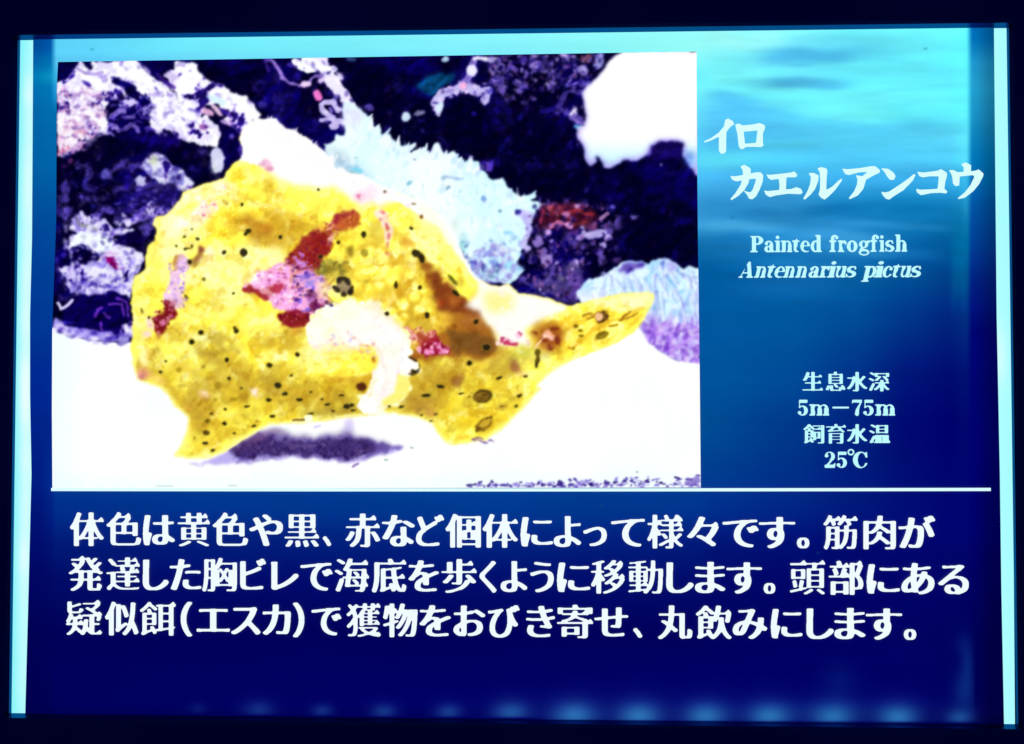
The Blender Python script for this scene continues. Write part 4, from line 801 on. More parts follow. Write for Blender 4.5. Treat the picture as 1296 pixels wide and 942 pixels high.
lk = step(fbm(PH, PW, 12, 304, 4), .57, .70) * skin
C = C + (lk * step(C[..., 1] / 255., .7, .85) * step(-C[..., 2], -190, -120))[..., None] * np.array((6, 14, 46.))
C = np.clip(C, 0, 255)
nf = (1 - np.clip(np.maximum(MF, MS), 0, 1))[..., None]
Sm = C / 255.; Sm = Sm * Sm * (3 - 2 * Sm) * 255.
C = C * (1 - .6 * nf) + Sm * .6 * nf
# printed grain
C += ((n_grit - .5) * 9)[..., None]
Bl = np.stack([blur(C[..., k], 1.1) for k in range(3)], -1)
notfish = (1 - np.clip(blur(np.maximum(MF, MS), 1.), 0, 1))[..., None]
C = C * (1 - .7 * notfish) + Bl * .7 * notfish
C = (C - 128) * 1.03 + 130
C = np.clip(C, 0, 255)
# which part of the print each point belongs to: 0 reef, 1 frogfish, 2 sand, 3 cyan coral, 4 anemone, 5 white surge
REG = np.zeros((PH, PW), np.int8)
REG[mask(T(1, [(57,76),(490,72),(520,130),(700,200),(780,90),(860,170),(960,220),(1080,262),(1160,372),(1225,402),(1290,440),(1290,640),(1085,600),(1060,505),(1000,430),(930,410),(942,450),(930,548),(860,540),(640,440),(600,472),(540,420),(330,470),(255,540),(60,600)]), 2, .5) > .5] = 5
REG[mask(T(2, [(400,320),(440,295),(520,360),(600,425),(664,478),(806,520),(846,562),(915,518),(1040,602),(1142,652),(1242,726),(1345,790),(1462,778),(1485,848),(1430,950),(1370,1120),(1390,1210),(1310,1290),(1120,1250),(930,950),(480,710),(312,560)]), 2.6, .5) > .5] = 3
REG[MANEM > .5] = 4
REG[mask(T(3, [(720,20),(640,82),(505,240),(530,372),(470,440),(515,540),(545,645),(652,655),(870,582),(925,508),(1052,518),(1140,700),(1140,20)]), 1.8, .5) > .5] = 6
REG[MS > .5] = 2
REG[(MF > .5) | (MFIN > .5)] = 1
def grid_mesh(name, PX, PY, y, colors, mat, parent, label=None):
    h, w = PX.shape
    P = at(PX, PY, y).reshape(-1, 3)
    idx = np.arange(h * w).reshape(h, w)
    F = np.stack([idx[1:, :-1], idx[1:, 1:], idx[:-1, 1:], idx[:-1, :-1]], -1).reshape(-1, 4)
    return mesh_obj(name, P, F, mat, parent, label, s2l(colors.reshape(-1, 3)))

# bare panel: a wide sheet; it shows as a bright strip on either side of the film
v = np.linspace(0, 1, 120)
def strip(name, xi, xo, ytop, ybot, cin, cout, label, hot):
    us = np.linspace(0, 1, 9)
    Yt, Yb = ytop, ybot
    PY = Yt + (Yb - Yt) * v[:, None] + 0 * us[None]
    xi_ = np.interp(PY[:, 0], *xi); xo_ = np.interp(PY[:, 0], *xo)
    PX = xi_[:, None] * (1 - us) + xo_[:, None] * us
    t = us[None, :, None]
    h = np.clip(hot(PY, us[None]), 0, 1)[..., None]
    c = np.array(cin, float) * (1 - t) + np.array(cout, float) * t
    c = c * (1 - h) + np.array((236, 255, 255.)) * h
    return grid_mesh(name, PX, PY, .0005, c, MAT_TUBE, sign, label)
nz = np.random.RandomState(3); wob = np.convolve(nz.rand(60), np.ones(3) / 3, 'same')
LI = ([40, 300, 400, 500, 600, 750, 910], [46, 45, 42, 42, 44, 40, 36])
LO = ([40, 300, 450, 600, 800, 910], [24.5, 19.5, 17.5, 16, 13.5, 12.])
RI = ([30, 300, 400, 600, 750, 925], [1254, 1256, 1257, 1261, 1263, 1266])
RO = ([30, 300, 450, 600, 925], [1276.2, 1279.5, 1281, 1282.6, 1285.2])
strip('light_strip', LI, LO, 47, 906, (180,254,255), (130,244,250), 'bright bare strip of the light panel left of the film',
      lambda Y, u: np.exp(-((u - .42) / .34) ** 2) * (.35 + .75 * np.interp(Y, np.linspace(40, 910, 60), wob)) * np.interp(Y, [40, 90, 120, 700, 850, 910], [.0, .3, 1, 1, .5, .1]))
strip('light_strip', RI, RO, 31, 920, (168,255,255), (160,252,255), 'bright bare strip of the light panel right of the film',
      lambda Y, u: .10 + .5 * np.exp(-((u - .35) / .4) ** 2) * np.exp(-((Y - 450) / 40) ** 2) + .0 * u)

# film colours by template position
GX = [30, 50, 64, 72, 300, 600, 880, 905, 1000, 1080, 1150, 1200, 1222]
GT = {
 30:  [(0,70,155),(0,75,158),(0,80,165),(95,205,250),(125,250,255),(140,252,255),(150,255,255),(150,255,252),(135,252,255),(118,250,255),(112,246,255),(105,245,255),(100,242,255)],
 60:  [(0,72,150),(0,78,155),(0,86,168),(92,212,250),(118,240,255),(130,240,252),(150,255,250),(140,250,252),(112,228,252),(100,228,255),(105,240,255),(100,242,255),(95,245,255)],
 80:  [(0,90,165),(0,105,172),(0,115,180),(90,200,245),(110,220,250),(120,230,250),(130,250,255),(125,248,255),(110,235,255),(105,240,255),(100,240,255),(95,238,252),(95,245,255)],
 98:  [(0,118,178),(0,130,185),(10,145,195),(60,180,230),(110,220,250),(120,230,250),(110,240,255),(112,245,255),(110,235,255),(100,235,255),(100,236,252),(95,232,252),(95,242,255)],
 112: [(0,105,170),(0,112,175),(0,116,180),(40,160,220),(110,220,250),(120,230,250),(120,250,255),(120,250,255),(110,240,255),(105,240,255),(100,236,252),(95,232,252),(95,242,255)],
 145: [(0,98,165),(0,104,170),(0,108,175),(0,108,175),(110,220,250),(120,230,250),(100,220,250),(90,205,250),(105,240,255),(115,250,255),(100,240,255),(95,236,252),(95,242,255)],
 175: [(0,96,165),(0,100,168),(0,104,170),(0,104,170),(90,200,250),(90,200,250),(85,205,250),(80,190,245),(80,202,250),(85,208,250),(88,214,250),(90,215,250),(95,232,255)],
 200: [(0,94,164),(0,98,166),(0,100,168),(0,100,168),(90,200,250),(90,200,250),(85,215,250),(88,218,250),(80,205,248),(80,200,248),(80,200,248),(80,205,248),(85,220,252)],
 225: [(0,88,160),(0,92,162),(0,94,165),(0,94,165),(90,200,250),(90,200,250),(75,190,245),(72,185,245),(72,188,245),(62,178,238),(60,175,235),(60,178,235),(60,190,240)],
 262: [(0,78,155),(0,80,158),(0,82,158),(0,82,158),(90,200,250),(90,200,250),(50,150,215),(45,145,212),(45,145,212),(20,125,190),(10,118,182),(15,122,188),(30,145,200)],
 285: [(0,70,150),(0,72,152),(0,74,155),(0,74,155),(90,200,250),(90,200,250),(55,158,225),(58,162,228),(40,140,210),(30,130,200),(15,118,185),(8,110,175),(12,122,182)],
 310: [(0,66,150),(0,68,152),(0,70,152),(0,70,152),(90,200,250),(90,200,250),(15,112,180),(20,118,190),(35,132,205),(35,132,205),(5,100,175),(0,92,165),(0,110,172)],
 345: [(0,60,148),(0,62,150),(0,64,150),(0,64,150),(90,200,250),(90,200,250),(0,92,168),(0,96,172),(10,105,182),(5,98,172),(0,82,160),(0,70,150),(0,86,155)],
 400: [(0,54,146),(0,56,148),(0,58,148),(0,58,148),(90,200,250),(90,200,250),(0,88,165),(0,90,168),(0,88,165),(0,78,158),(0,55,145),(0,38,132),(0,46,134)],
 480: [(0,38,142),(0,40,144),(0,42,145),(0,42,145),(90,200,250),(90,200,250),(0,82,160),(0,84,162),(0,74,156),(0,50,142),(0,20,125),(0,10,118),(0,16,120)],
 540: [(0,32,135),(0,34,138),(0,36,138),(0,36,138),(90,200,250),(90,200,250),(0,78,155),(0,74,154),(0,58,146),(0,34,132),(0,8,118),(0,0,112),(0,6,114)],
 610: [(0,24,125),(0,28,130),(0,40,138),(0,56,146),(0,60,146),(0,62,148),(0,60,146),(0,58,146),(0,46,138),(0,28,126),(0,12,116),(0,4,112),(0,4,112)],
 640: [(0,18,118),(0,22,120),(0,32,130),(0,48,140),(0,54,142),(0,58,144),(0,54,142),(0,48,140),(0,38,132),(0,24,122),(0,12,116),(0,4,112),(0,4,112)],
 690: [(0,10,108),(0,12,110),(0,18,115),(0,26,120),(0,28,122),(0,34,128),(0,26,124),(0,20,120),(0,14,116),(0,8,112),(0,6,112),(0,4,110),(0,4,110)],
 740: [(0,4,102),(0,6,104),(0,8,106),(0,10,108),(0,8,112),(0,12,114),(0,10,112),(0,6,110),(0,4,110),(0,2,110),(0,2,110),(0,2,108),(0,2,106)],
 800: [(0,0,92),(0,0,94),(0,0,96),(0,0,98),(0,0,100),(0,0,100),(0,0,102),(0,0,104),(0,0,106),(0,0,106),(0,2,108),(0,2,106),(0,2,104)],
 890: [(0,0,86),(0,0,90),(0,0,94),(0,0,100),(0,0,108),(0,0,110),(0,0,114),(0,0,114),(0,0,114),(0,0,112),(0,0,110),(0,0,106),(0,0,100)],
 908: [(0,0,80),(0,0,82),(0,0,84),(0,0,88),(0,0,94),(0,0,100),(0,0,104),(0,0,104),(0,0,102),(0,0,100),(0,0,98),(0,0,94),(0,0,92)],
 930: [(0,0,58),(0,0,60),(0,0,60),(0,0,60),(0,0,66),(0,0,70),(0,0,72),(0,0,72),(0,0,72),(0,0,70),(0,0,70),(0,0,70),(0,0,68)],
}
# right margin, beyond the darker seam at x = 1226
RM_Y = [30, 50, 80, 110, 150, 200, 230, 260, 310, 360, 420, 600, 900, 930]
RM_C = [(0,105,180),(0,112,185),(30,150,205),(34,158,208),(24,145,198),(0,118,185),(0,108,178),(0,84,165),(0,62,150),(0,30,130),(0,4,115),(0,0,112),(0,0,92),(0,0,62)]
film_h, film_w = 460, 620
FY = np.linspace(28, 926, film_h)[:, None] + np.zeros((1, film_w))
xl = np.interp(FY[:, 0], [40, 300, 400, 500, 600, 750, 910], [42.5, 41, 38.5, 38.5, 40.3, 36.5, 32.2]); xr = np.interp(FY[:, 0], [30, 300, 400, 600, 750, 925], [1257.5, 1260, 1261, 1265, 1267, 1270.5])
# film lies inside the opening: upper and lower edge follow the opening's slant
top = lambda x: np.interp(x, [27, 1277], [50.5, 33.5]); bot = lambda x: np.interp(x, [12, 1284], [905, 919])
U = np.linspace(0, 1, film_w)[None]; V = np.linspace(0, 1, film_h)[:, None]
FX = xl[:, None] * (1 - U) + xr[:, None] * U
FY = top(FX) * (1 - V) + bot(FX) * V
xl = np.interp(FY[:, 0], [40, 300, 400, 500, 600, 750, 910], [42.5, 41, 38.5, 38.5, 40.3, 36.5, 32.2]); xr = np.interp(FY[:, -1], [30, 300, 400, 600, 750, 925], [1257.5, 1260, 1261, 1265, 1267, 1270.5])
FX = xl[:, None] * (1 - U) + xr[:, None] * U
ys = sorted(GT); tab = np.array([GT[k] for k in ys], float)
def smoothi(x, xs):
    i = np.clip(np.searchsorted(xs, x) - 1, 0, len(xs) - 2)
    t = np.clip((x - xs[i]) / (xs[i + 1] - xs[i]), 0, 1); return i, (t * t * (3 - 2 * t) * .5 + t * .5)
def film_color(X, Y):
    sl = (X - 650) * .004                              # the design runs level on the film, slightly slanted to the template
    i, s = smoothi(X, np.array(GX, float)); j, t = smoothi(Y, np.array(ys, float)); s = s[..., None]; t = t[..., None]
    c = (tab[j, i] * (1 - s) + tab[j, i + 1] * s) * (1 - t) + (tab[j + 1, i] * (1 - s) + tab[j + 1, i + 1] * s) * t
    r = np.stack([np.interp(Y, RM_Y, [q[k] for q in RM_C]) for k in range(3)], -1)
    m = step(X, 1222, 1231)[..., None]
    fade = step(X, 1229, 1258)[..., None] * .25
    c = c * (1 - m) + r * (1 - fade) * m
    # soft rippled water in the upper right
    def g(cx, cy, sx, sy, colr, a, rot=0.):
        nonlocal c
        co, si = math.cos(rot), math.sin(rot)
        dx, dy = X - cx, Y - cy
        k = a * np.exp(-np.abs((dx * co + dy * si) / sx + .12 * np.sin(X * .07 + cy)) ** 3 - np.abs((-dx * si + dy * co) / sy + .35 * np.sin(X * .045 + cy) * np.clip(1 - np.abs(dx / sx), 0, 1)) ** 3) * (1 - m[..., 0])
        c = c * (1 - k[..., None]) + np.array(colr, float) * k[..., None]
    g(1035, 70, 74, 9, (72, 182, 234), .8); g(1000, 78, 34, 7, (76, 185, 238), .5); g(1015, 107, 66, 7.5, (76, 184, 232), .85, .02); g(930, 125, 40, 9, (82, 195, 245), .75, .1); g(975, 138, 60, 11, (80, 195, 248), .7, .22)
    g(1060, 122, 110, 7, (112, 248, 255), .85, .03); g(960, 150, 60, 14, (76, 186, 242), .6, .2); g(1030, 140, 80, 8, (112, 246, 255), .6, .16); g(930, 95, 40, 8, (130, 255, 255), .5); g(940, 50, 60, 12, (165, 255, 250), .6)
    g(1100, 162, 120, 10, (78, 198, 245), .5); g(1010, 180, 70, 6, (92, 222, 252), .55, -.03); g(915, 202, 40, 9, (96, 226, 252), .6, -.1); g(930, 186, 26, 8, (72, 180, 240), .5)
    g(1130, 95, 60, 30, (104, 240, 255), .4); g(1120, 192, 60, 14, (82, 212, 250), .4)
    g(960, 272, 46, 7, (30, 128, 200), .6); g(1060, 268, 50, 8, (10, 112, 182), .55); g(940, 287, 50, 6, (78, 175, 235), .6, .02); g(1100, 285, 80, 5, (50, 148, 215), .55, .03); g(1160, 288, 40, 4, (30, 130, 200), .6, .08)
    g(1060, 300, 60, 9, (70, 165, 230), .5, .05); g(1085, 318, 80, 8, (50, 145, 215), .5, .05); g(990, 320, 60, 6, (10, 105, 180), .5); g(930, 305, 36, 8, (14, 108, 182), .5); g(1020, 335, 60, 5, (36, 130, 205), .45)
    g(985, 365, 60, 12, (16, 100, 176), .5); g(1120, 345, 50, 9, (10, 104, 172), .4)
    g(1213, 330, 10, 60, (0, 112, 172), .5)
    # glow of the unbuilt box lamps, painted into the film colour along the lower edge
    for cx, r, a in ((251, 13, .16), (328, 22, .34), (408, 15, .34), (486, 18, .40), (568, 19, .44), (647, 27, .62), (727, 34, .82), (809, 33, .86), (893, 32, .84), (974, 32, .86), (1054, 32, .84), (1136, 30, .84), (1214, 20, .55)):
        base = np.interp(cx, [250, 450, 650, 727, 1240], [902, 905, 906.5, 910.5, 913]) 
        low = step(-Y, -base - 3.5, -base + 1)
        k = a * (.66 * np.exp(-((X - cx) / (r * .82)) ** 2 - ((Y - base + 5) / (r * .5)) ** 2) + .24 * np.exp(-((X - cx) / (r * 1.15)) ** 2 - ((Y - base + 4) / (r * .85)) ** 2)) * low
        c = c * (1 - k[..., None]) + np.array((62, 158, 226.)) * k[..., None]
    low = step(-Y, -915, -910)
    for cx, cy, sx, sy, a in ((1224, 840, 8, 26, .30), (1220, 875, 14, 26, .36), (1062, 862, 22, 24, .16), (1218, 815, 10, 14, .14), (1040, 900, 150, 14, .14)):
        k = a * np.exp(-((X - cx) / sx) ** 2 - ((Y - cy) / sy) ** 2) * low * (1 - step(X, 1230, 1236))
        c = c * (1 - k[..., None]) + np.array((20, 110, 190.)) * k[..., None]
    return c
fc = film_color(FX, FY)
rip = fbm(film_h, film_w, 60, 91, 4, ay=.16) - .5
ripw = step(FX, 880, 910) * (1 - step(FX, 1215, 1228)) * (1 - step(FY, 330, 420)) + .35
fc = fc * (1 + (rip * .16 * ripw)[..., None]) * (1 - .10 * step(FY, 640, 800))[..., None]
mm = (step(FX, 880, 890) * (1 - step(FX, 1222, 1232)) * step(FY, 200, 330) * (1 - step(FY, 560, 640)))[..., None]
fc = fc * (1 + mm * (np.array((1., .99, .95)) - 1))
for x, y in ((117, 63), (927, 276), (1171, 62), (1035, 700), (760, 640)):      # specks of dust under the film
    k = np.exp(-((FX - x) / 2.4) ** 2 - ((FY - y) / 1.3) ** 2)[..., None] * .45
    fc = fc * (1 - k) + np.array((20, 90, 120.)) * k
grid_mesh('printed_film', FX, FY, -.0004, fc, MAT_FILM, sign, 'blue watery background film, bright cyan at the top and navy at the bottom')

# ---------------------------------------------------------------- the photograph, one sheet split along the printed shapes
nu, nv = 822, 550
vv = np.linspace(0, 1, nv)[:, None]; uu = np.linspace(0, 1, nu)[None]
LY = np.linspace(79.3, 618.5, nv); RY = np.linspace(66, 617, nv)
LX = np.interp(LY, [79, 110, 280, 340, 420, 520, 618], [74.3, 72.8, 72, 69.8, 67, 66.6, 67.2]); RX = np.interp(RY, [66, 200, 300, 450, 616], [881.3, 882, 883, 885, 886.6])
QX = LX[:, None] * (1 - uu) + RX[:, None] * uu; QY = LY[:, None] * (1 - uu) + RY[:, None] * uu
ix = np.clip(QX - PX0, 0, PW - 1.001); iy = np.clip(QY - PY0, 0, PH - 1.001)
x0 = ix.astype(int); y0 = iy.astype(int); fx = (ix - x0)[..., None]; fy = (iy - y0)[..., None]
QC = (C[y0, x0] * (1 - fx) + C[y0, x0 + 1] * fx) * (1 - fy) + (C[y0 + 1, x0] * (1 - fx) + C[y0 + 1, x0 + 1] * fx) * fy
QR = REG[y0, x0]
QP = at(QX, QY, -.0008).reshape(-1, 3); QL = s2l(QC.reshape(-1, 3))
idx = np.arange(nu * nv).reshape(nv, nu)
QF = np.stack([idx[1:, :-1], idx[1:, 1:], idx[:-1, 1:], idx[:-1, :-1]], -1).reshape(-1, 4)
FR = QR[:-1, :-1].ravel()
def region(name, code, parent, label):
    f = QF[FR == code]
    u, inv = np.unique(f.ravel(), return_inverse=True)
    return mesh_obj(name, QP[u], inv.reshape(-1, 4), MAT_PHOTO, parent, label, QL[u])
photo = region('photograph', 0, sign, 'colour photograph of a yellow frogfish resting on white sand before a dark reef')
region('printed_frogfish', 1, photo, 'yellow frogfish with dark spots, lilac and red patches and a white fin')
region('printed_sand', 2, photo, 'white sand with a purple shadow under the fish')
region('printed_finger_coral', 3, photo, 'pale cyan spiky coral behind the back of the fish')
region('printed_anemone', 4, photo, 'cyan and violet anemone behind the tail fin')
region('printed_branching_coral', 5, photo, 'white and lavender coral at the upper left')
region('printed_pale_coral', 6, photo, 'large blown-out white coral in the upper right corner')

# ---------------------------------------------------------------- lettering
def field_mesh(F):
    """Cut the shape F > 0.5 out of a sampled field: (verts as (x, y) in cells, faces)."""
    In = F > .5
    h, w = F.shape
    full = In[:-1, :-1] & In[:-1, 1:] & In[1:, :-1] & In[1:, 1:]
    anyc = In[:-1, :-1] | In[:-1, 1:] | In[1:, :-1] | In[1:, 1:]
    V = {}; verts = []; faces = []
    def vid(x, y):
        k = (round(x, 4), round(y, 4))
        if k not in V: V[k] = len(verts); verts.append(k)
        return V[k]
    for j in range(h - 1):
        row = full[j]
        d = np.flatnonzero(np.diff(np.concatenate(([0], row.view(np.int8), [0]))))
        for a, b in zip(d[::2], d[1::2]): faces.append([vid(a, j), vid(a, j + 1), vid(b, j + 1), vid(b, j)])
    for j, i in zip(*np.nonzero(anyc & ~full)):
        pts = []
        cs = ((i, j), (i, j + 1), (i + 1, j + 1), (i + 1, j))
        fv = [F[y, x] for x, y in cs]
        for k in range(4):
            (xa, ya), (xb, yb) = cs[k], cs[(k + 1) % 4]; fa, fb = fv[k], fv[(k + 1) % 4]
            if fa > .5: pts.append((xa, ya))
            if (fa > .5) != (fb > .5):
                t = (.5 - fa) / (fb - fa); pts.append((xa + (xb - xa) * t, ya + (yb - ya) * t))
        if len(pts) >= 3:
            f = [vid(*p) for p in pts]
            f = [q for n, q in enumerate(f) if q != f[n - 1]]
            if len(f) >= 3: faces.append(f)
    return np.array(verts, float), faces

# Japanese glyphs: outlines from the built-in typeface, recut with heavy uprights, thin level strokes and small triangular ends
NE, MG = 104, 12                      # cells per em, margin
tc_ = bpy.data.curves.new('glyph_source', 'FONT'); tob = bpy.data.objects.new('glyph_source', tc_); col.objects.link(tob)
def runs(B, axis):
    B = B if axis == 1 else B.T
    out = np.zeros(B.shape, int)
    for r in range(B.shape[0]):
        d = np.flatnonzero(np.diff(np.concatenate(([0], B[r].view(np.int8), [0]))))
        for a, b in zip(d[::2], d[1::2]): out[r, a:b] = b - a
    return out if axis == 1 else out.T
GL = {}
KANA = set('はやなどによってですがしたビレをくよううますあるおびきせみエスカ、。（）')
def glyph(ch, bold=1.0):
    key = (ch, bold)
    if key in GL: return GL[key]
    tc_.body = ch; bpy.context.view_layer.update()
    ev = tob.evaluated_get(bpy.context.evaluated_depsgraph_get()); me = ev.to_mesh()
    vs = np.array([v.co[:2] for v in me.vertices]); me.calc_loop_triangles(); tr = [tuple(t.vertices) for t in me.loop_triangles]
    n = NE + 2 * MG
    G = np.zeros((n, n), bool)
    P = np.stack([vs[:, 0] * NE + MG, (.88 - vs[:, 1]) * NE + MG], 1)
    for t in tr:
        p = P[list(t)]; lo = np.floor(p.min(0)).astype(int); hi = np.ceil(p.max(0)).astype(int) + 1
        lo = np.clip(lo, 0, n - 1); hi = np.clip(hi, 1, n)
        yy, xx = np.mgrid[lo[1]:hi[1], lo[0]:hi[0]] + .0
        s = [(p[(k + 1) % 3, 0] - p[k, 0]) * (yy - p[k, 1]) - (p[(k + 1) % 3, 1] - p[k, 1]) * (xx - p[k, 0]) for k in range(3)]
        e = 1e-6
        G[lo[1]:hi[1], lo[0]:hi[0]] |= ((s[0] >= -e) & (s[1] >= -e) & (s[2] >= -e)) | ((s[0] <= e) & (s[1] <= e) & (s[2] <= e))
    ev.to_mesh_clear()
    kana = ch in KANA
    add = np.zeros_like(G)
    if not kana:
        thin = (runs(G, 1) > .20 * NE) & (runs(G, 0) < .12 * NE) & G
        ends = thin & ~np.roll(G, -1, 1)
        for c in np.unique(np.nonzero(ends)[1]):
            rr = np.nonzero(ends[:, c])[0]
            for g in np.split(rr, np.flatnonzero(np.diff(rr) > 2) + 1):
                r, rb = g[0], g[-1]
                if r > 9 and not G[r - 7:r - 1, max(c - 3, 0):c + 3].any():
                    add |= mask_cells([(c - .14 * NE, r + 1), (c - .03 * NE, r - .085 * NE), (c + .04 * NE, r + .005 * NE), (c + .03 * NE, rb + 1)], n)
    # thin the level strokes, then fatten sideways
    dens = G.mean()
    vert = runs(G, 0) > .16 * NE
    if not kana:
        thinner = G & np.roll(G, 1, 0) & np.roll(G, -1, 0)
        G2 = thinner | (G & vert)
    else:
        curved = runs(G, 0) > .13 * NE
        G2 = (G & np.roll(G, 1, 0)) | (G & curved)
    grow = (8 if dens < .17 else 7 if dens < .23 else 5) if not kana else 9
    grow = int(round(grow * bold))
    H = G2.copy()
    base = G2 if kana else (G2 & (vert | (runs(G2, 1) < .20 * NE)))
    for s in range(1, grow + 1):
        H |= np.roll(base, s, 1)
    H = np.roll(H, -(grow // 2), 1)
    H |= G2
    if kana:
        H |= np.roll(G & curved, 1, 0); H |= np.roll(np.roll(base & curved, grow // 2 + 1, 1), 1, 0)
    H |= add
    F = blur(H.astype(float), 1.5)
    # every second cell is enough for the mesh
    q = F[::2, ::2]
    GL[key] = (field_mesh(q), H)
    return GL[key]
def mask_cells(pts, n):
    yy, xx = np.mgrid[0:n, 0:n] + .0
    return inside(pts, xx, yy)

def join(parts):
    V = []; F = []; k = 0
    for v, f in parts:
        V.append(v); F += [[a + k for a in q] for q in f]; k += len(v)
    return np.concatenate(V), F

TXT_Y = -.0012
def text_line(chars, y0, y1, em, matn, name, label, slope_x=(0, 1296), bold=1.0):
    """chars: (glyph, ink left, ink right); y0, y1: centre line at the two ends of slope_x."""
    parts = []
    for ch, a, b in chars:
        (vs, fs), H = glyph(ch, bold)
        cx = (a + b) / 2; cy = y0 + (y1 - y0) * (cx - slope_x[0]) / (slope_x[1] - slope_x[0])
        c = np.nonzero(H.any(0))[0]; l, r = c[0] / 2, (c[-1] + 1) / 2
        X = a + (vs[:, 0] - l) / (r - l) * (b - a)
        Y = cy + (vs[:, 1] * 2 - MG - NE * .5) / NE * em
        parts.append((at(X, Y, TXT_Y), fs))
    v, f = join(parts)
    return mesh_obj(name, v, f, matn, sign, label)
MAT_T1 = lit_print('white_lettering', False, (240, 252, 255)); MAT_T2 = lit_print('cyan_white_lettering', False, (190, 252, 255)); MAT_T0 = lit_print('title_lettering', False, (216, 255, 252))

L1 = [('体',90,133),('色',136,180),('は',182,223),('黄',226,267),('色',270,315),('や',316,359),('黒',361,405),('、',409,420),('赤',438,482),('な',484,526),('ど',527,563),('個',564,609),('体',611,656),('に',659,700),('よ',701,736),
      ('っ',738,768),('て',773,816),('様',819,865),('々',869,910),('で',914,960),('す',960,1006),('。',1008,1024),('筋',1041,1085),('肉',1092,1133),('が',1136,1183)]
L2 = [('発',88,132),('達',136,179),('し',182,215),('た',216,256),('胸',257,301),('ビ',305,338),('レ',344,379),('で',381,422),('海',424,468),('底',471,515),('を',517,556),('歩',559,604),('く',607,629),('よ',634,668),('う',671,701),
      ('に',705,747),('移',748,791),('動',795,839),('し',843,878),('ま',879,918),('す',919,964),('。',966,981),('頭',999,1044),('部',1048,1092),('に',1096,1138),('あ',1140,1182),('る',1186,1225)]
L3 = [('疑',85,131),('似',134,177),('餌',178,224),('（',230,245),('エ',250,292),('ス',293,331),('カ',333,369),('）',371,386),('で',395,433),('獲',439,483),('物',485,529),('を',531,571),('お',574,615),('び',618,658),('き',666,703),
      ('寄',705,751),('せ',752,795),('、',801,813),('丸',832,876),('飲',880,926),('み',927,971),('に',975,1015),('し',1020,1055),('ま',1055,1095),('す',1095,1141),('。',1143,1159)]
text_line(L1, 669.5, 674, 46.5, MAT_T1, 'text_line', 'first line of large white Japanese text under the divider', (90, 1183))
text_line(L2, 726, 732, 46.5, MAT_T1, 'text_line', 'second line of large white Japanese text', (88, 1225))
text_line(L3, 782, 789, 46.5, MAT_T1, 'text_line', 'third line of large white Japanese text, with brackets', (85, 1160))
text_line([('生',1015,1041),('息',1044,1069.5),('水',1071,1097),('深',1098.5,1125)], 483, 483.3, 26.8, MAT_T2, 'text_line', 'small Japanese heading for the depth range', bold=1.15)
text_line([('飼',1016,1042.5),('育',1044.6,1070),('水',1071,1097),('温',1099,1126)], 549, 549.3, 26.8, MAT_T2, 'text_line', 'small Japanese heading for the water temperature', bold=1.15)
bpy.data.objects.remove(tob); bpy.data.curves.remove(tc_)

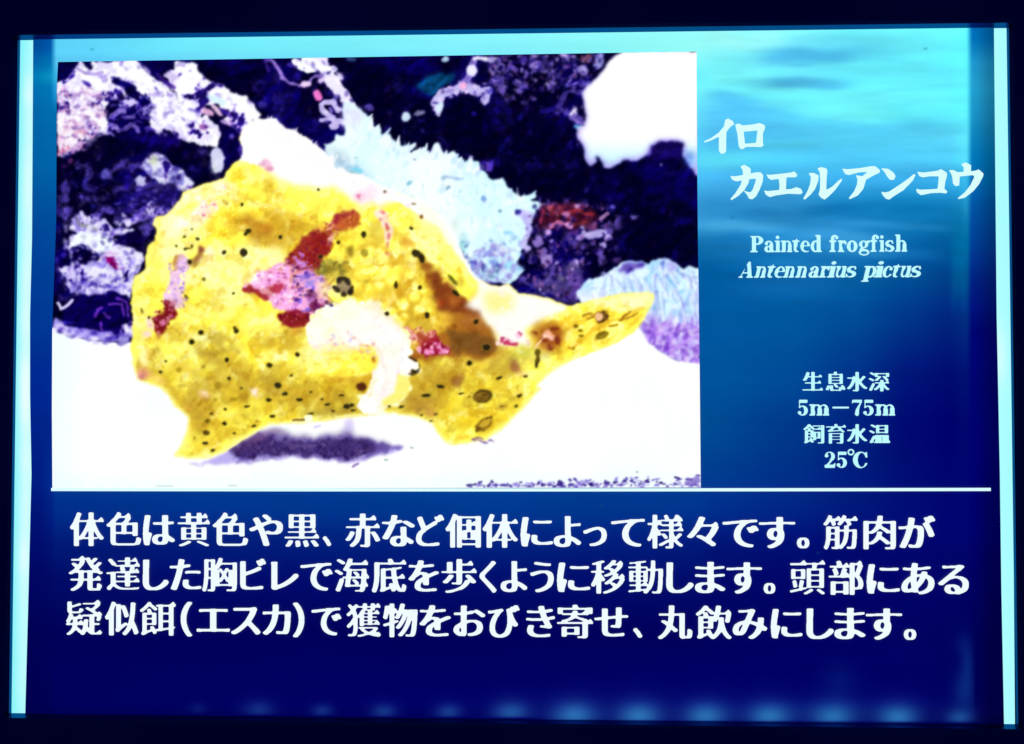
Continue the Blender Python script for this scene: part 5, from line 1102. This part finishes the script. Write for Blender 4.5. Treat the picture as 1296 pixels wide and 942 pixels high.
# the title, each stroke drawn as an outline
TA = (880, 140, 1296 / 190.); TB = (1060, 140, 1296 / 190.)
TITLE = [
 (TA, [(70,272),(130,245),(200,195),(245,140),(255,85),(280,75),(325,100),(330,125),(300,145),(265,190),(210,225),(130,265),(75,282)], 1, 1),
 (TA, [(200,215),(235,190),(265,185),(262,290),(262,355),(245,377),(215,377),(200,350)], 1, 1),
 (TA, [(340,125),(375,118),(405,135),(500,125),(550,113),(592,130),(599,155),(580,200),(578,280),(586,307),(565,320),(450,318),(425,323),(410,338),(385,337),(370,310),(360,210)], 1, 1),
 (TA, [(413,188),(532,178),(520,285),(425,292)], 0, 1),
 (TA, [(298,568),(335,573),(400,563),(470,548),(520,538),(560,538),(582,565),(577,620),(550,690),(520,745),(490,770),(460,767),(445,735),(412,695),(470,712),(490,690),(515,620),(520,592),(455,598),(350,616),(315,602)], 1, 2),
 (TA, [(385,488),(420,473),(465,498),(476,515),(470,560),(455,630),(420,690),(370,740),(310,777),(298,768),(340,720),(385,650),(410,580),(405,520)], 1, 2),
 (TA, [(608,556),(640,560),(740,550),(820,540),(850,530),(876,560),(865,580),(800,580),(650,604),(625,587)], 1, 2),
 (TA, [(712,580),(782,575),(777,695),(720,700),(722,640)], 1, 2), (TA, [(588,693),(620,700),(720,690),(820,682),(870,666),(907,680),(923,712),(905,727),(800,722),(690,737),(640,752),(605,732)], 1, 2),
 (TA, [(973,543),(1015,543),(1060,565),(1056,610),(1030,680),(990,730),(940,774),(926,765),(963,700),(986,640),(993,580)], 1, 2),
 (TA, [(1048,505),(1080,493),(1125,503),(1135,525),(1127,600),(1126,690),(1180,658),(1230,610),(1264,588),(1256,615),(1200,692),(1150,742),(1110,774),(1080,757),(1058,730),(1070,690),(1073,600),(1068,535)], 1, 2),
 (TB, [(33,506),(80,512),(200,500),(290,484),(322,487),(360,520),(356,541),(310,562),(240,602),(225,610),(200,578),(252,535),(180,538),(90,562),(60,552)], 1, 2),
 (TB, [(150,563),(200,570),(242,593),(217,680),(170,737),(100,770),(90,761),(138,700),(163,640),(166,595)], 1, 2),
 (TB, [(368,503),(430,508),(477,540),(494,570),(482,602),(445,602),(418,570),(403,540)], 1, 2), (TB, [(370,703),(400,712),(440,703),(540,638),(610,588),(650,553),(667,560),(642,610),(562,692),(482,742),(440,773),(413,767),(383,735)], 1, 2),
 (TB, [(678,533),(730,540),(820,530),(860,523),(885,510),(937,543),(937,570),(922,620),(914,680),(942,705),(930,720),(880,714),(800,717),(740,730),(710,734),(678,710),(670,680),(710,688),(800,684),(856,680),(863,620),(866,572),(790,572),(730,582),(700,572)], 1, 2),
 (TB, [(1060,466),(1100,453),(1142,475),(1145,490),(1140,552),(1078,552),(1083,500)], 1, 2), (TB, [(953,520),(990,518),(1030,537),(1120,533),(1185,523),(1210,513),(1252,550),(1247,575),(1212,642),(1162,702),(1090,757),(1030,770),(1033,757),(1088,713),(1138,650),(1173,577),(1160,562),(1047,574),(1044,620),(1042,652),(1010,657),(988,635),(983,580),(973,550)], 1, 2),
]
for line, label in ((1, 'first line of the white brush-style katakana title'), (2, 'second, longer line of the white katakana title')):
    ss = 2.5; bx, by, bw, bh = 884, 140, 370, 125
    n0, n1 = int(bh * ss * 2), int(bw * ss * 2)
    yy, xx = np.mgrid[0:n0, 0:n1] / (2 * ss)
    Fm = np.zeros((n0, n1), bool)
    for (tx, ty, ts), pts, add_, ln in TITLE:
        if ln != line: continue
        P = [(tx + a / ts - bx, ty + b / ts - by) for a, b in pts]
        xs = [p[0] for p in P]; ysb = [p[1] for p in P]
        s = (slice(max(int((min(ysb) - 1) * 2 * ss), 0), int((max(ysb) + 1) * 2 * ss)), slice(max(int((min(xs) - 1) * 2 * ss), 0), int((max(xs) + 1) * 2 * ss)))
        m = inside(P, xx[s], yy[s])
        Fm[s] = (Fm[s] | m) if add_ else (Fm[s] & ~m)
    vs, fs = field_mesh(blur(Fm.astype(float), 2.2)[::2, ::2])
    mesh_obj('title_line', at(bx + vs[:, 0] / ss, by + vs[:, 1] / ss, TXT_Y), fs, MAT_T0, sign, label)

# Latin letters with bracketed serifs: cap height 1, x height .70; r = box, e = ellipse, p = polygon, minus sign cuts
XH = .70; ST = .235; HL = .075
def arch(x):      # stem-to-stem arch of n, m, h
    return [('e', x + .17, XH - .20, .20, .215), ('-e', x + .125, XH - .25, .10, .20), ('-r', x - .05, -.1, x + .16, XH - .02 - .2), ('r', x + .16, 0, x + .16 + ST, XH - .2), ('r', x + .10, 0, x + .44, HL)]
GLY = {
 'P': [('r',.10,0,.34,1),('r',0,0,.44,HL),('r',0,1-HL,.40,1),('e',.40,.725,.36,.275),('-e',.38,.725,.13,.205),('-r',.0,.46,.10,.93),('r',.10,0,.34,1),('-r',.34,.53,.40,.92),('r',.30,.45,.42,.52),('r',.30,1-HL,.42,1)],
 'a': [('e',.27,.50,.245,.205),('-e',.24,.46,.14,.165),('-r',-.1,.30,.20,.52),('-r',-.1,-.1,.28,.36),('e',.12,.53,.11,.105),('e',.22,.19,.225,.205),('-e',.27,.20,.085,.12),('r',.30,.05,.30+ST,.50),('r',.30,0,.62,HL+.02),('-r',.22,.37,.30,.42),('p',[(.1,.33),(.31,.40),(.31,.34),(.2,.30)])],
 'i': [('r',.08,0,.08+ST,XH),('r',0,0,.38,HL),('r',0,XH-HL,.2,XH),('e',.185,.90,.12,.11)],
 'n': [('r',.08,0,.08+ST,XH),('r',0,0,.36,HL),('r',0,XH-HL,.2,XH),('e',.45,.47,.22,.235),('-e',.40,.42,.12,.205),('-r',.30,-.1,.455,.44),('r',.455,0,.455+ST,.47),('r',.39,0,.74,HL),('r',.08,0,.08+ST,XH)],
 't': [('r',.10,.12,.10+ST,XH+.02),('p',[(.10,.68),(.25,.74),(.315,.95),(.315,.66)]),('r',0,XH-HL-.01,.46,XH),('e',.29,.16,.19,.17),('-e',.38,.22,.11,.16),('-r',.33,.15,.60,.62)],
 'e': [('e',.31,.345,.305,.36),('-e',.335,.345,.115,.29),('r',.2,.345,.60,.41),('-r',.42,.20,.75,.345),('e',.42,.13,.17,.13),('-e',.42,.20,.22,.13),('-r',.42,.22,.8,.345)],
 'd': [('e',.28,.345,.28,.36),('-e',.31,.345,.11,.28),('r',.36,0,.36+ST,1.04),('r',.26,1.04-HL,.5,1.04),('r',.40,0,.68,HL)],
 'f': [('r',.12,0,.12+ST,.85),('r',0,0,.46,HL),('r',0,XH-HL-.02,.50,XH),('e',.36,.83,.24,.22),('-e',.42,.80,.10,.17),('-r',.34,.3,.7,.80),('e',.52,.88,.115,.11),('r',.12,.3,.12+ST,.84),('r',0,XH-HL-.02,.50,XH)],
 'r': [('r',.09,0,.09+ST,XH),('r',0,0,.42,HL),('r',0,XH-HL,.2,XH),('e',.42,.55,.13,.16),('-e',.36,.40,.10,.15)],
 'o': [('e',.32,.345,.32,.36),('-e',.32,.345,.10,.29)],
 'g': [('e',.28,.46,.26,.24),('-e',.28,.46,.08,.18),('e',.56,.63,.10,.075),('e',.30,-.03,.30,.20),('-e',.30,-.055,.19,.095),('p',[(.10,.24),(.04,.12),(.10,.05),(.3,.1),(.45,.09),(.5,.14),(.2,.20)])],
 's': [('e',.25,.50,.22,.205),('-e',.30,.50,.11,.125),('e',.27,.20,.24,.205),('-e',.22,.19,.12,.12),('-r',.30,.38,.60,.50),('-r',-.1,.20,.18,.30),('p',[(.06,.52),(.12,.40),(.42,.12),(.50,.24),(.40,.36),(.20,.48)]),('r',.38,.47,.43,XH),('r',.04,0,.09,.24)],
 'h': [('r',.08,0,.08+ST,1.04),('r',0,0,.36,HL),('r',0,1.04-HL,.2,1.04),('e',.45,.47,.22,.235),('-e',.40,.42,.12,.205),('-r',.30,-.1,.455,.44),('r',.455,0,.455+ST,.47),('r',.39,0,.74,HL),('r',.08,0,.08+ST,1.04)],
 'A': [('p',[(.42,1),(.56,1),(.86,.03),(.60,.03),(.385,.80),(.16,.03),(.09,.03)]),('r',.22,.27,.62,.34),('r',0,0,.28,HL),('r',.50,0,.94,HL)],
 'u': [('r',.08,.18,.08+ST,XH),('r',0,XH-HL,.2,XH),('e',.28,.22,.20,.23),('-e',.33,.30,.11,.22),('-r',.295,.25,.44,.9),('r',.44,0,.44+ST,XH),('r',.36,XH-HL,.5,XH),('r',.5,0,.73,HL)],
 'c': [('e',.31,.345,.305,.36),('-e',.345,.345,.125,.29),('-r',.42,.20,.8,.50),('e',.48,.52,.10,.10),('p',[(.30,.0),(.45,.02),(.60,.16),(.57,.2),(.44,.08)])],
 'p': [('e',.43,.345,.28,.36),('-e',.40,.345,.11,.28),('r',.10,-.26,.10+ST,XH),('r',0,-.27,.42,-.27+HL),('r',0,XH-HL,.2,XH)],
 'm': [('r',.08,0,.08+ST,XH),('r',0,0,.35,HL),('r',0,XH-HL,.2,XH),('e',.42,.47,.21,.235),('-e',.38,.42,.11,.205),('-r',.30,-.1,.42,.44),('r',.42,0,.42+ST,.47),('r',.37,0,.68,HL),
       ('e',.76,.47,.21,.235),('-e',.72,.42,.11,.205),('-r',.635,-.1,.76,.44),('r',.76,0,.76+ST,.47),('r',.42,.0,.42+ST,.44),('r',.70,0,1.03,HL)],
 '5': [('r',.10,.80,.58,1),('r',.08,.46,.14,1),('e',.30,.31,.31,.32),('-e',.26,.31,.13,.25),('-r',-.1,.22,.24,.50),('e',.12,.18,.105,.11),('p',[(.08,.46),(.14,.46),(.2,.56),(.36,.60),(.30,.64),(.12,.58)])],
 '7': [('p',[(.02,.74),(.07,.74),(.10,.84),(.2,.82),(.62,.82),(.62,1),(.05,1)]),('p',[(.56,.9),(.62,.9),(.46,.45),(.44,.10),(.40,-.02),(.28,-.02),(.2,.08),(.26,.38),(.42,.66)])],
 '2': [('e',.31,.70,.29,.30),('-e',.27,.72,.12,.23),('-r',-.1,.40,.30,.68),('e',.13,.74,.10,.10),('p',[(.42,.52),(.58,.62),(.32,.26),(.1,.08),(.02,.0),(.02,.08),(.26,.36)]),('r',.02,0,.58,.19),('p',[(.54,0),(.60,0),(.64,.30),(.58,.30),(.5,.17)])],
 'C': [('e',.46,.49,.46,.51),('-e',.53,.49,.24,.44),('-r',.62,.30,1.1,.66),('p',[(.78,.62),(.84,.62),(.86,1.0),(.80,.97),(.70,.90)]),('p',[(.55,.01),(.72,.08),(.88,.28),(.83,.30),(.66,.12)])],
 'deg': [('e',.5,.5,.5,.5),('-e',.5,.5,.28,.28)],
 'bar': [('r',0,.0,1,.12)],
}
def latin(ch):
    if ch in GL: return GL[ch]
    R = 56; w, h = int(1.3 * R), int(1.7 * R)
    yy, xx = np.mgrid[0:h, 0:w] + .0
    X = xx / R - .1; Y = 1.2 - yy / R
    Fm = np.zeros((h, w), bool)
    for op in GLY[ch]:
        k = op[0].strip('-')
        if k == 'r': m = (X >= op[1]) & (X <= op[3]) & (Y >= op[2]) & (Y <= op[4])
        elif k == 'e': m = ((X - op[1]) / op[3]) ** 2 + ((Y - op[2]) / op[4]) ** 2 <= 1
        else: m = inside(op[1], X, Y)
        Fm = (Fm & ~m) if op[0][0] == '-' else (Fm | m)
    c = np.nonzero(Fm.any(0))[0]
    vs, fs = field_mesh(blur(Fm.astype(float), 1.6))
    GL[ch] = (vs[:, 0] / R - .1, 1.2 - vs[:, 1] / R, fs, c[0] / R - .1, (c[-1] + 1) / R - .1)
    return GL[ch]
def latin_line(chars, base, cap, mat, label, shear=0., slope=0.):
    parts = []
    for q in chars:
        ch, a, b = q[:3]
        X, Y, fs, l, r = latin(ch)
        bs, cp = (q[3], q[4]) if len(q) > 3 else (base, cap)
        wq = b - a - shear * cp * .22
        px = a + (X - l) / (r - l) * wq + shear * (Y * cp - (0 if ch in 'Ap' else 2.2))
        py = bs - Y * cp + slope * (a - chars[0][1])
        parts.append((at(px, py, TXT_Y), fs))
    v, f = join(parts)
    return mesh_obj('text_line', v, f, mat, sign, label)
latin_line([('P',948.9,965.8),('a',967,979.9),('i',979.9,987.3),('n',987.5,1002.4),('t',1001.7,1011.8),('e',1012.3,1024.8),('d',1025.3,1039.8),('f',1048.8,1060.5),('r',1059.5,1070.6),('o',1071,1084.6),('g',1086,1100.9),
            ('f',1100.7,1111.7),('i',1111.9,1118.6),('s',1119.7,1131.3),('h',1131.8,1147.4)], 319.8, 20.6, MAT_T2, 'upright serif line, Painted frogfish', slope=-.004)
latin_line([('A',934,953.5),('n',954,969.5),('t',968.3,980),('e',978.7,993),('n',990.5,1005.5),('n',1005.8,1021),('a',1022.4,1036.8),('r',1035.6,1048.5),('i',1046,1057),('u',1055,1070.4),('s',1069.4,1083.6),
            ('p',1090,1107.9),('i',1105,1117.4),('c',1115,1128.6),('t',1126.6,1138),('u',1137,1152),('s',1151,1165.4)], 352, 20.3, MAT_T2, 'italic serif line, Antennarius pictus', shear=.24, slope=-.003)
latin_line([('5',1008.8,1021.8),('m',1023.5,1049),('bar',1052.8,1073.8,517,18),('7',1077.2,1090.2),('5',1091.4,1104.8),('m',1106.7,1132.2)], 526, 20, MAT_T2, 'depth range in serif figures')
latin_line([('2',1043.1,1056.9),('5',1057.9,1071.1),('deg',1071.8,1080.4,576.4,8.2),('C',1078.8,1097.4)], 592, 20.4, MAT_T2, 'water temperature in serif figures')

# thin white rule between the upper part and the text
n = 60; xs = np.linspace(66.2, 1252.5, n)
R0 = at(xs, 617.3 + .6 * np.sin(xs / 400), TXT_Y - .0001); R1 = at(xs, 621.3 + .6 * np.sin(xs / 400), TXT_Y - .0001)
mesh_obj('divider_line', np.concatenate([R0, R1]), np.array([[n + i, n + i + 1, i + 1, i] for i in range(n - 1)]), lit_print('white_rule', False, (222, 255, 255)), sign, 'thin white line across the sign')
